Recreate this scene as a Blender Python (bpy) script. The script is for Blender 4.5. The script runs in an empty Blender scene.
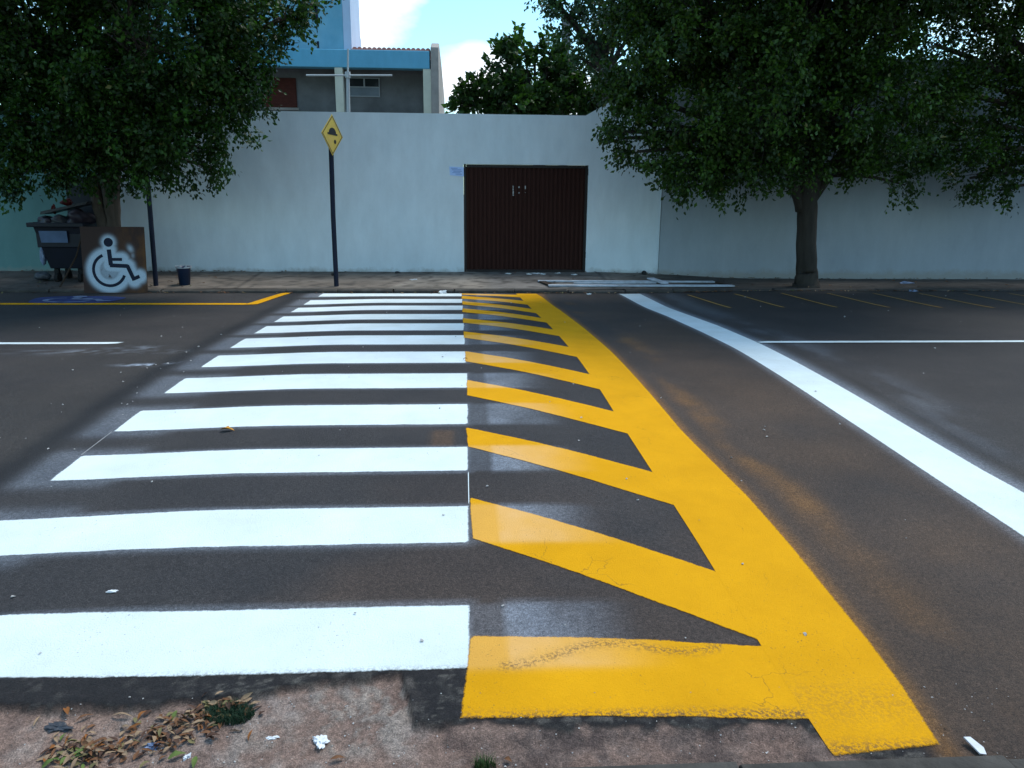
import bpy, bmesh, math, random
import numpy as np
from mathutils import Vector, Matrix
R = math.radians
random.seed(7)
RNG = np.random.default_rng(7)
scene = bpy.context.scene
C = scene.collection

# ------------------------------------------------------------------ camera
CAM_H, PITCH, YAW, ROLL, FOC = 1.6, 14.1, 3.4, 0.5, 770.0
cam_d = bpy.data.cameras.new('camera')
cam = bpy.data.objects.new('camera', cam_d); C.objects.link(cam)
cam_d.sensor_width = 36.0; cam_d.lens = FOC/1024*36.0
cam_d.clip_start = 0.05; cam_d.clip_end = 2000
fw = Vector((math.sin(R(YAW))*math.cos(R(PITCH)), math.cos(R(YAW))*math.cos(R(PITCH)), -math.sin(R(PITCH))))
rt = Vector((math.cos(R(YAW)), -math.sin(R(YAW)), 0)); up = rt.cross(fw)
rt2 = math.cos(R(ROLL))*rt + math.sin(R(ROLL))*up
up2 = -math.sin(R(ROLL))*rt + math.cos(R(ROLL))*up
m = Matrix((rt2, up2, -fw)).transposed().to_4x4(); m.translation = Vector((0, 0, CAM_H))
cam.matrix_world = m
scene.camera = cam

# ------------------------------------------------------------------ light
SUN_EL, SUN_AZ = 64.0, 58.0      # azimuth clockwise from +Y
SKY_STRENGTH = 0.125
world = bpy.data.worlds.new('World'); scene.world = world; world.use_nodes = True
wn, wl = world.node_tree.nodes, world.node_tree.links
wn.clear()
out = wn.new('ShaderNodeOutputWorld'); bg = wn.new('ShaderNodeBackground')
bg.inputs['Strength'].default_value = SKY_STRENGTH
sky = wn.new('ShaderNodeTexSky'); sky.sky_type = 'NISHITA'; sky.sun_disc = False
sky.sun_elevation = R(SUN_EL); sky.sun_rotation = R(SUN_AZ)
sky.air_density = 1.0; sky.dust_density = 0.6; sky.ozone_density = 1.0
tc = wn.new('ShaderNodeTexCoord')
mp = wn.new('ShaderNodeMapping'); mp.inputs['Scale'].default_value = (1.0, 1.0, 2.1)
mp.inputs['Location'].default_value = (0.33, 0.1, 0.0)
nz = wn.new('ShaderNodeTexNoise'); nz.inputs['Scale'].default_value = 2.6
nz.inputs['Detail'].default_value = 9; nz.inputs['Roughness'].default_value = 0.56
rp = wn.new('ShaderNodeValToRGB')
rp.color_ramp.elements[0].position = 0.53; rp.color_ramp.elements[0].color = (0.0, 0.0, 0.0, 1)
rp.color_ramp.elements[1].position = 0.66; rp.color_ramp.elements[1].color = (1, 1, 1, 1)
tint = wn.new('ShaderNodeMix'); tint.data_type = 'RGBA'; tint.blend_type = 'MULTIPLY'; tint.inputs[0].default_value = 1
tint.inputs[7].default_value = (1.45, 1.98, 1.95, 1)
mx = wn.new('ShaderNodeMix'); mx.data_type = 'RGBA'; mx.inputs[7].default_value = (10.6, 11.2, 11.9, 1)
wl.new(tc.outputs['Generated'], mp.inputs['Vector']); wl.new(mp.outputs[0], nz.inputs['Vector'])
def lobe(az, el, r0, r1, gain):
    d = wn.new('ShaderNodeVectorMath'); d.operation = 'DOT_PRODUCT'
    d.inputs[1].default_value = (math.sin(R(az))*math.cos(R(el)), math.cos(R(az))*math.cos(R(el)), math.sin(R(el)))
    wl.new(tc.outputs['Generated'], d.inputs[0])
    q = wn.new('ShaderNodeMapRange'); q.interpolation_type = 'SMOOTHSTEP'
    q.inputs['From Min'].default_value = math.cos(R(r1)); q.inputs['From Max'].default_value = math.cos(R(r0)); q.inputs['To Max'].default_value = gain
    wl.new(d.outputs['Value'], q.inputs['Value']); return q.outputs[0]
acc = nz.outputs['Fac']
for L_ in (lobe(-9, 14.5, 4, 9.5, .22), lobe(3.4, 12.5, 2, 8, -.06), lobe(0.3, 7.0, .5, 4.2, .19), lobe(-.5, 13.5, .3, 1.6, .12)):
    a_ = wn.new('ShaderNodeMath'); a_.operation = 'ADD'; wl.new(acc, a_.inputs[0]); wl.new(L_, a_.inputs[1]); acc = a_.outputs[0]
wl.new(acc, rp.inputs[0]); wl.new(rp.outputs[0], mx.inputs[0])
wl.new(sky.outputs[0], tint.inputs[6]); wl.new(tint.outputs[2], mx.inputs[6]); wl.new(mx.outputs[2], bg.inputs['Color'])
wl.new(bg.outputs[0], out.inputs[0])

sun_d = bpy.data.lights.new('sun', 'SUN'); sun = bpy.data.objects.new('sun', sun_d); C.objects.link(sun)
sun_d.energy = 2.7; sun_d.angle = R(22); sun_d.color = (1.0, 0.96, 0.9)
sd = Vector((math.sin(R(SUN_AZ))*math.cos(R(SUN_EL)), math.cos(R(SUN_AZ))*math.cos(R(SUN_EL)), math.sin(R(SUN_EL))))
sun.rotation_euler = sd.to_track_quat('Z', 'Y').to_euler()
sun.location = sd*60
vs = scene.view_settings
scene.display_settings.display_device = 'sRGB'
vs.view_transform = 'Standard'; vs.look = 'None'; vs.exposure = 0.08; vs.gamma = 1.0; vs.use_curve_mapping = False
scene.cycles.max_bounces = 6; scene.cycles.use_denoising = True

# ------------------------------------------------------------------ helpers
def tag(o, label=None, cat=None, group=None, kind=None):
    if label: o['label'] = label
    if cat: o['category'] = cat
    if group: o['group'] = group
    if kind: o['kind'] = kind
    return o
def thing(name, label, cat, loc=(0, 0, 0), rotz=0, group=None):
    o = bpy.data.objects.new(name, None); C.objects.link(o)
    o.location = loc; o.rotation_euler = (0, 0, rotz); o.empty_display_size = .1
    return tag(o, label, cat, group)
def link_mesh(name, me, mat, parent=None, smooth=False):
    me.materials.clear()
    if mat: me.materials.append(mat)
    if smooth:
        me.polygons.foreach_set('use_smooth', [True]*len(me.polygons))
    o = bpy.data.objects.new(name, me); C.objects.link(o)
    if parent: o.parent = parent
    return o
def obj(name, bm, mat, parent=None, smooth=False, bevel=0, loc=None):
    me = bpy.data.meshes.new(name); bmesh.ops.recalc_face_normals(bm, faces=bm.faces); bm.to_mesh(me); bm.free()
    o = link_mesh(name, me, mat, parent, smooth)
    if bevel:
        b = o.modifiers.new('bevel', 'BEVEL'); b.width = bevel; b.segments = 2; b.limit_method = 'ANGLE'
    if loc: o.location = loc
    return o
def box(bm, x0, x1, y0, y1, z0, z1):
    v = [bm.verts.new(p) for p in ((x0,y0,z0),(x1,y0,z0),(x1,y1,z0),(x0,y1,z0),(x0,y0,z1),(x1,y0,z1),(x1,y1,z1),(x0,y1,z1))]
    for f in ((0,3,2,1),(4,5,6,7),(0,1,5,4),(1,2,6,5),(2,3,7,6),(3,0,4,7)): bm.faces.new([v[i] for i in f])
    return v
def prism(bm, pts, axis, a, b):
    """closed outline pts in the plane across `axis`, extruded from a to b"""
    def P(p, t): return (t, p[0], p[1]) if axis == 'x' else (p[0], t, p[1]) if axis == 'y' else (p[0], p[1], t)
    A = [bm.verts.new(P(p, a)) for p in pts]; B = [bm.verts.new(P(p, b)) for p in pts]
    bm.faces.new(A); bm.faces.new(B[::-1]); n = len(pts)
    for i in range(n): bm.faces.new((A[i], B[i], B[(i+1) % n], A[(i+1) % n]))
def tube(bm, pts, rad, n=10, cap=True, wob=0):
    pts = [Vector(p) for p in pts]; rings = []
    if not hasattr(rad, '__len__'): rad = [rad]*len(pts)
    ref = Vector((0.13, 0.07, 1)) if abs((pts[-1]-pts[0]).normalized().z) < .8 else Vector((1, 0.1, 0))
    for i, p in enumerate(pts):
        d = (pts[min(i+1, len(pts)-1)]-pts[max(i-1, 0)]).normalized()
        a = d.cross(ref).normalized(); b = d.cross(a).normalized()
        rings.append([bm.verts.new(p+(a*math.cos(t)+b*math.sin(t))*rad[i]*(1+wob*math.sin(3*t+i*.35)+wob*.6*math.sin(7*t+i*.2)))
                      for t in [2*math.pi*k/n for k in range(n)]])
    for i in range(len(rings)-1):
        for k in range(n): bm.faces.new((rings[i][k], rings[i][(k+1) % n], rings[i+1][(k+1) % n], rings[i+1][k]))
    if cap: bm.faces.new(rings[0][::-1]); bm.faces.new(rings[-1])
def disc(bm, cx, cz, r, y0, y1, n=24): prism(bm, [(cx+r*math.cos(2*math.pi*k/n), cz+r*math.sin(2*math.pi*k/n)) for k in range(n)], 'y', y0, y1)

# fractal value noise for vertex data
_G = RNG.random((256, 256))
def vnoise(x, y):
    xi = np.floor(x).astype(int); yi = np.floor(y).astype(int); fx = x-xi; fy = y-yi
    fx = fx*fx*(3-2*fx); fy = fy*fy*(3-2*fy)
    g = lambda a, b: _G[a % 256, b % 256]
    return (g(xi, yi)*(1-fx)+g(xi+1, yi)*fx)*(1-fy)+(g(xi, yi+1)*(1-fx)+g(xi+1, yi+1)*fx)*fy
def fbm(x, y, o=5, ox=0.):
    s = 0; a = .5; t = 0
    for k in range(o): s = s+a*vnoise(x*2**k+ox+13.7*k, y*2**k+ox*1.7+5.1*k); t += a; a *= .55
    return s/t
def sst(a, b, x):
    t = np.clip((x-a)/(b-a), 0, 1); return t*t*(3-2*t)

class NT:
    """small node helper"""
    def __init__(s, name):
        s.m = bpy.data.materials.new(name); s.m.use_nodes = True; s.t = s.m.node_tree; s.n = s.t.nodes; s.l = s.t.links
        s.b = s.n['Principled BSDF']; s.tc = s.n.new('ShaderNodeTexCoord')
    def set(s, sock, v):
        if isinstance(v, bpy.types.NodeSocket): s.l.new(v, sock)
        elif hasattr(v, '__len__') and len(v) == 3 and sock.type == 'RGBA': sock.default_value = (*v, 1)
        else: sock.default_value = v
    def noise(s, scale, detail=6, rough=.6, vec=None, stretch=None):
        n = s.n.new('ShaderNodeTexNoise'); n.inputs['Scale'].default_value = scale; n.inputs['Detail'].default_value = detail
        n.inputs['Roughness'].default_value = rough; v = vec or s.tc.outputs['Object']
        if stretch:
            mm = s.n.new('ShaderNodeMapping'); mm.inputs['Scale'].default_value = stretch; s.l.new(v, mm.inputs[0]); v = mm.outputs[0]
        s.l.new(v, n.inputs['Vector']); return n.outputs['Fac']
    def ramp(s, fac, stops):
        r = s.n.new('ShaderNodeValToRGB'); e = r.color_ramp.elements
        while len(e) < len(stops): e.new(.5)
        for k, (p, c) in enumerate(stops): e[k].position = p; e[k].color = (*c, 1) if hasattr(c, '__len__') else (c, c, c, 1)
        s.l.new(fac, r.inputs[0]); return r.outputs[0]
    def mix(s, f, a, b, mode='MIX'):
        n = s.n.new('ShaderNodeMix'); n.data_type = 'RGBA'; n.blend_type = mode
        s.set(n.inputs[0], f); s.set(n.inputs[6], a); s.set(n.inputs[7], b); return n.outputs[2]
    def math(s, op, a, b=0.):
        n = s.n.new('ShaderNodeMath'); n.operation = op; s.set(n.inputs[0], a); s.set(n.inputs[1], b); return n.outputs[0]
    def attr(s, name, out='Color'):
        n = s.n.new('ShaderNodeAttribute'); n.attribute_name = name; return n.outputs[out]
    def bump(s, h, strength=.3, dist=.01):
        n = s.n.new('ShaderNodeBump'); n.inputs['Strength'].default_value = strength; n.inputs['Distance'].default_value = dist
        s.l.new(h, n.inputs['Height']); s.l.new(n.outputs[0], s.b.inputs['Normal']); return n
    def done(s, col, rough=.8, spec=.3, metal=0.):
        s.set(s.b.inputs['Base Color'], col); s.set(s.b.inputs['Roughness'], rough)
        s.b.inputs['Specular IOR Level'].default_value = spec; s.b.inputs['Metallic'].default_value = metal; return s.m

def mat_basic(name, col, rough=.7, var=.25, scale=8, bump=.15, bscale=60, spec=.3, metal=0., dirt=None, stretch=None):
    t = NT(name); n = t.noise(scale, stretch=stretch)
    c = t.mix(1., col, t.ramp(n, [(.25, 1-var), (.75, 1+var*.4)]), 'MULTIPLY')
    if dirt: c = t.mix(t.ramp(t.noise(scale*.37, 8, .7), [(.48, 0.), (.72, .7)]), c, dirt)
    if bump: t.bump(t.noise(bscale, 4), bump, .01)
    return t.done(c, rough, spec, metal)

# ------------------------------------------------------------------ materials
def mat_asphalt(name='asphalt', bare=False):
    t = NT(name); base = t.attr('Col')
    fine = t.noise(210, 4, .8); mid = t.noise(55, 7, .75); big = t.noise(1.3, 7, .62)
    c = t.mix(1., base, t.ramp(fine, [(.30, .35), (.5, 1.), (.70, 2.0)]), 'MULTIPLY')
    c = t.mix(1., c, t.ramp(mid, [(.3, .50), (.5, 1.), (.7, 1.6)]), 'MULTIPLY')
    c = t.mix(1., c, t.ramp(big, [(.3, (.80, .81, .84)), (.7, (1.16, 1.13, 1.10))]), 'MULTIPLY')
    # pale grit and tiny crumbs bedded in the surface
    vo = t.n.new('ShaderNodeTexVoronoi'); vo.inputs['Scale'].default_value = 26; t.l.new(t.tc.outputs['Object'], vo.inputs['Vector'])
    sp = t.math('MULTIPLY', t.ramp(vo.outputs['Distance'], [(.05, 1.), (.10, 0.)]), t.ramp(t.noise(3.1, 3), [(.6, 0.), (.68, .6)]))
    c = t.mix(sp, c, (.2, .19, .18))
    pits = t.math('MULTIPLY', t.ramp(t.noise(48, 5, .8), [(.30, 1.), (.36, 0.)]), t.ramp(t.noise(1.9, 5), [(.42, .1), (.6, .9)]))
    c = t.mix(pits, c, (.010, .009, .009))
    h = t.math('ADD', t.math('MULTIPLY', fine, .5), t.noise(120, 4, .8)); h = t.math('SUBTRACT', h, t.math('MULTIPLY', pits, .6))
    if bare:
        b = t.attr('Bare', 'Fac')
        v = t.n.new('ShaderNodeTexVoronoi'); v.inputs['Scale'].default_value = 75; t.l.new(t.tc.outputs['Object'], v.inputs['Vector'])
        sp2 = t.math('MULTIPLY', t.ramp(v.outputs['Distance'], [(.10, 1.), (.2, 0.)]), t.ramp(t.noise(11, 4), [(.54, 0.), (.62, .7)]))
        c = t.mix(t.math('MULTIPLY', sp2, b), c, (.34, .29, .24)); h = t.math('ADD', h, t.math('MULTIPLY', sp2, b))
    t.bump(h, 1., .008)
    return t.done(c, t.ramp(mid, [(.3, .66), (.7, .9)]), .26)
def mat_paint(name, col, rough=.5, crack=.5, spec=.3, thin=.0):
    t = NT(name); g = t.attr('Ghost'); 
    fine = t.noise(230, 3, .7); big = t.noise(2.2, 7, .65)
    c = t.mix(1., col, t.ramp(big, [(.3, (.9, .88, .84)), (.7, (1.06, 1.05, 1.04))]), 'MULTIPLY')
    c = t.mix(g, c, (.78, .47, .21))
    # fine cracks, only in patches
    v = t.n.new('ShaderNodeTexVoronoi'); v.feature = 'DISTANCE_TO_EDGE'; v.inputs['Scale'].default_value = 4.5
    mm = t.mix(.16, t.tc.outputs['Object'], t.n.new('ShaderNodeTexNoise').outputs['Color']); nn = t.n[-1] if False else None
    for q in t.n:
        if q.type == 'TEX_NOISE' and not q.inputs['Vector'].is_linked:
            q.inputs['Scale'].default_value = 7; q.inputs['Detail'].default_value = 8; t.l.new(t.tc.outputs['Object'], q.inputs['Vector'])
    t.l.new(mm, v.inputs['Vector'])
    cr = t.math('MULTIPLY', t.ramp(v.outputs['Distance'], [(.002, 1.), (.007, 0.)]), t.ramp(t.noise(1.7, 3), [(.56, 0.), (.62, crack)]))
    c = t.mix(cr, c, (.06, .04, .03))
    pit = t.math('MULTIPLY', t.ramp(t.noise(95, 3, .6), [(.30, 1.), (.34, 0.)]), t.ramp(t.noise(2.9, 5), [(.46, 0.), (.62, .8)]))
    c = t.mix(pit, c, (.08, .06, .05))
    wear = t.math('MULTIPLY', t.attr('Wear', 'Fac'), t.ramp(t.noise(75, 6, .75), [(.47, 0.), (.55, .9)]))
    c = t.mix(wear, c, (.07, .055, .05))
    h = t.math('ADD', t.math('MULTIPLY', fine, .5), t.noise(120, 4, .8)); t.bump(h, .8, .006)
    # grain of the asphalt showing through, and edges that thin out like sprayed paint
    grain = t.math('MULTIPLY', t.ramp(t.noise(150, 5, .85), [(.30, 1.), (.38, 0.)]), t.ramp(t.noise(1.1, 6), [(.40, thin*.3), (.7, thin)])); c = t.mix(grain, c, (.07, .065, .065))
    t.done(c, rough, spec)
    e = t.math('ADD', t.attr('Edge', 'Fac'), t.math('MULTIPLY', t.math('SUBTRACT', t.noise(85, 6, .8), .5), 1.1))
    al = t.ramp(e, [(.0, 0.), (.42, 1.)])
    ms = t.n.new('ShaderNodeMixShader'); tr = t.n.new('ShaderNodeBsdfTransparent'); t.l.new(al, ms.inputs[0]); t.l.new(tr.outputs[0], ms.inputs[1]); t.l.new(t.b.outputs[0], ms.inputs[2])
    o = [q for q in t.n if q.type == 'OUTPUT_MATERIAL'][0]; t.l.new(ms.outputs[0], o.inputs[0]); return t.m
def mat_wall(name, col, col2, stain=(.30, .28, .24)):
    t = NT(name); co = t.tc.outputs['Object']
    n1 = t.noise(.55, 8, .6); n2 = t.noise(3.2, 7, .65, stretch=(1, 1, .35)); fine = t.noise(90, 4)
    c = t.mix(t.ramp(n1, [(.35, 0.), (.65, 1.)]), col, col2)
    c = t.mix(1., c, t.ramp(n2, [(.3, .90), (.7, 1.05)]), 'MULTIPLY')
    sx = t.n.new('ShaderNodeSeparateXYZ'); t.l.new(co, sx.inputs[0])
    # splashed dirt just over the pavement
    hgt = t.math('ADD', sx.outputs['Z'], t.math('MULTIPLY', t.noise(4, 6, .7), -.35))
    c = t.mix(t.ramp(hgt, [(-.14, .75), (-.02, 0.)]) if False else t.ramp(t.math('ADD', t.math('MULTIPLY', hgt, 1.0), .5), [(.36, .65), (.47, 0.)]), c, stain)
    # trowel waviness
    h = t.math('ADD', t.math('MULTIPLY', t.noise(5, 5, .5, stretch=(1, 1, 3.2)), 1.), t.math('MULTIPLY', fine, .12)); t.bump(h, .12, .02)
    return t.done(c, .85, .2)
def mat_leaf(name, a, b, rough=.42, spec=.45, trans=.25):
    t = NT(name); r = t.attr('Rnd', 'Fac')
    c = t.ramp(r, [(0., a), (.5, tuple(.5*(p+q) for p, q in zip(a, b))), (.95, tuple(x*1.9 for x in b)), (1., (.12, .11, .03))])
    t.done(c, rough, spec)
    tr = t.n.new('ShaderNodeBsdfTranslucent'); t.set(tr.inputs[0], t.mix(1., c, (1.3, 1.7, .5), 'MULTIPLY'))
    ms = t.n.new('ShaderNodeMixShader'); ms.inputs[0].default_value = trans
    t.l.new(t.b.outputs[0], ms.inputs[1]); t.l.new(tr.outputs[0], ms.inputs[2])
    o = [q for q in t.n if q.type == 'OUTPUT_MATERIAL'][0]; t.l.new(ms.outputs[0], o.inputs[0]); return t.m
def mat_dirt():
    t = NT('gutter_dirt'); c = t.attr('Col')
    c = t.mix(1., c, t.ramp(t.noise(160, 5, .75), [(.3, .72), (.7, 1.3)]), 'MULTIPLY')
    c = t.mix(1., c, t.ramp(t.noise(26, 7, .7), [(.32, .76), (.7, 1.2)]), 'MULTIPLY')
    v = t.n.new('ShaderNodeTexVoronoi'); v.inputs['Scale'].default_value = 75; t.l.new(t.tc.outputs['Object'], v.inputs['Vector'])
    sp = t.math('MULTIPLY', t.ramp(v.outputs['Distance'], [(.10, 1.), (.2, 0.)]), t.ramp(t.noise(11, 4), [(.54, 0.), (.62, .7)]))
    c = t.mix(sp, c, (.34, .30, .26)); t.bump(t.math('ADD', t.noise(140, 5, .8), t.math('MULTIPLY', sp, .6)), .9, .006); return t.done(c, .92, .2)
def mat_attr(name, rough=.8, bump=.3, bscale=90, spec=.25):
    t = NT(name); c = t.mix(1., t.attr('Col'), t.ramp(t.noise(70, 6, .7), [(.3, .8), (.7, 1.2)]), 'MULTIPLY')
    t.bump(t.noise(bscale, 5, .7), bump, .008); return t.done(c, rough, spec)

M = dict(
 asphalt=mat_asphalt(),
 white=mat_paint('white_road_paint', (.74, .83, .86), rough=.7, crack=.10, spec=.15, thin=.5), yellow=mat_paint('yellow_road_paint', (.72, .345, .006), rough=.8, spec=.08, thin=.5),
 blue=mat_basic('blue_road_paint', (.025, .045, .17), .7, .5, 9),
 tick=mat_paint('worn_yellow_paint', (.42, .24, .04)),
 wall=mat_wall('pale_wall_paint', (.68, .765, .82), (.74, .80, .84)), wall2=mat_wall('shaded_wall_paint', (.34, .385, .43), (.38, .42, .455)),  # wall2: canopy shade put into a darker wall colour
 teal=mat_wall('teal_wall_paint', (.11, .24, .24), (.14, .27, .26)),
 concrete=mat_attr('pavement_concrete', .88, .5, 60), dirt=mat_asphalt('gutter_dirt', True),
 emblem=mat_basic('faded_emblem_paint', (.22, .28, .44), .8, .7, 7),
 kerb=mat_basic('kerb_stone', (.075, .068, .06), .95, .6, 7, .9, 30, dirt=(.025, .022, .02)),
 ground=mat_basic('earth', (.12, .10, .08), .95, .4, .6, .5, 12),
 gate=mat_basic('brown_gate_paint', (.040, .0145, .011), .7, .3, 5, .1, 40, spec=.12, stretch=(6, 6, .6)),
 gatef=mat_basic('gate_frame_paint', (.014, .010, .010), .5, .2, 9),
 chalk=mat_basic('white_chalk', (.45, .45, .45), .9, .5, 40), navy=mat_basic('navy_post_paint', (.006, .010, .028), .7, .3, 12, .1),
 sign_y=mat_basic('sign_yellow', (.56, .41, .075), .5, .22, 11, .05, dirt=(.45, .28, .10)), black=mat_basic('black_paint', (.012, .012, .013), .5, .2),
 sign_w=mat_basic('sign_white', (.42, .44, .46), .5, .2), notice=mat_basic('notice_paper', (.50, .66, 1.0), .6, .1),
 ink=mat_basic('notice_ink', (.22, .34, .66), .6, .2),
 bark=mat_basic('bark', (.050, .042, .035), .95, .5, 9, 1., 26, stretch=(1, 1, .22)), bark2=mat_basic('pale_bark', (.10, .08, .065), .95, .5, 9, 1., 26, stretch=(1, 1, .22)),
 leafR=mat_leaf('dark_leaf', (.011, .026, .004), (.038, .078, .009), .42, .3, .22), leafL=mat_leaf('dark_leaf_left', (.008, .023, .004), (.028, .068, .008), .42, .28, .22),
 leafB=mat_leaf('almond_leaf', (.014, .036, .008), (.034, .074, .014), .5, .3), leafT=mat_leaf('sparse_leaf', (.018, .046, .018), (.036, .082, .028), .5),
 hblue=mat_wall('house_blue', (.14, .43, .60), (.17, .47, .64), (.1, .2, .3)), tower=mat_wall('tower_blue', (.17, .42, .55), (.34, .58, .68), (.1, .2, .3)), hblue2=mat_wall('house_blue_sunlit', (.50, .62, .78), (.55, .66, .80)),
 hgrey=mat_basic('house_grey_render', (.20, .205, .21), .9, .45, 1.3, .3, 30, dirt=(.08, .08, .08)), cream=mat_basic('cream_paint', (.72, .69, .55), .8, .15, 3),
 gable=mat_basic('gable_render', (.42, .37, .33), .9, .25, 2, .4, 30, dirt=(.18, .165, .15)), tile=mat_basic('clay_tile', (.60, .24, .19), .85, .4, 7, .4, 40),
 shutter=mat_basic('oxide_shutter', (.10, .022, .014), .7, .3, 6), alu=mat_basic('window_frame_paint', (.40, .43, .46), .4, .1),
 glass=mat_basic('window_glass', (.03, .035, .045), .08, .1, 3, 0, spec=.9), reflect_pane=mat_basic('window_lower_glass', (.22, .27, .32), .35, .5, 2, 0, spec=.6),  # lower pane: reflection put into a paler base colour
 steel=mat_basic('antenna_metal', (.50, .52, .52), .5, .1), binm=mat_basic('bin_plastic', (.006, .008, .018), .45, .3, 4, .1), binlab=mat_basic('bin_label', (.10, .15, .25), .6, .25, 6),
 rubber=mat_basic('rubber', (.012, .012, .012), .8, .2), bagp=mat_basic('trash_bag_pale', (.055, .06, .07), .4, .4, 12, .4, 20), bagd=mat_basic('trash_bag_dark', (.035, .028, .04), .35, .4, 12, .4, 20),
 red=mat_basic('red_plastic', (.09, .007, .007), .5, .2), bucket=mat_basic('blue_plastic', (.012, .03, .075), .4, .3, 9), card=mat_basic('cardboard', (.16, .12, .09), .9, .3),
 board=mat_attr('board_paint', .8, .3), plank=mat_basic('white_plank_paint', (.52, .58, .66), .6, .3, 7, .2, dirt=(.2, .16, .13)), wood=mat_basic('raw_wood', (.045, .03, .02), .9, .4, 7),
 paper=mat_basic('paper', (.72, .74, .76), .8, .15, 20), tarp=mat_basic('blue_white_plastic', (.22, .28, .42), .3, .3, 20),
 polec=mat_basic('pole_concrete', (.18, .19, .20), .9, .2), stone=mat_basic('grit_stone', (.48, .46, .44), .9, .3),
)

# ---- height of the road
def _sm(t):
    t = 0.0 if t < 0 else 1.0 if t > 1 else t
    return t*t*(3-2*t)
PROF = [(0.5,-.27),(1.9,-.215),(2.55,-.145),(3.45,-.070),(4.35,-.030),(5.25,.002),(6.15,.030),(7.1,.043),(8.0,.039),
        (8.9,.022),(9.8,-.001),(10.7,-.022),(11.6,-.047),(12.6,-.075),(13.3,-.095)]
def prof(y):
    p = PROF
    if y <= p[0][0]: return p[0][1]
    if y >= p[-1][0]: return p[-1][1]
    for i in range(len(p)-1):
        if p[i][0] <= y <= p[i+1][0]:
            x0,a = p[i]; x1,b = p[i+1]; h = x1-x0
            ma = (b-p[i-1][1])/(x1-p[i-1][0]) if i > 0 else (b-a)/h
            mb = (p[i+2][1]-a)/(p[i+2][0]-x0) if i+2 < len(p) else (b-a)/h
            t = (y-x0)/h
            return ((2*t**3-3*t*t+1)*a + (t**3-2*t*t+t)*h*ma + (-2*t**3+3*t*t)*b + (t**3-t*t)*h*mb)
def surf(x, y):
    """height of the road with its crown and the raised crossing"""
    feather = _sm((13.2-y)/2.0)*(.35+.65*_sm((y-1.8)/1.5))
    off = -.033*_sm((-1.2-x)/1.4) - .030*_sm((-2.62-x)/.35)
    off += -.062*_sm((x-.3)/1.5)
    far = .045*_sm((x-2.5)/3.0)*_sm((y-9.0)/4.0)
    return prof(y) + off*feather + far
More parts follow.
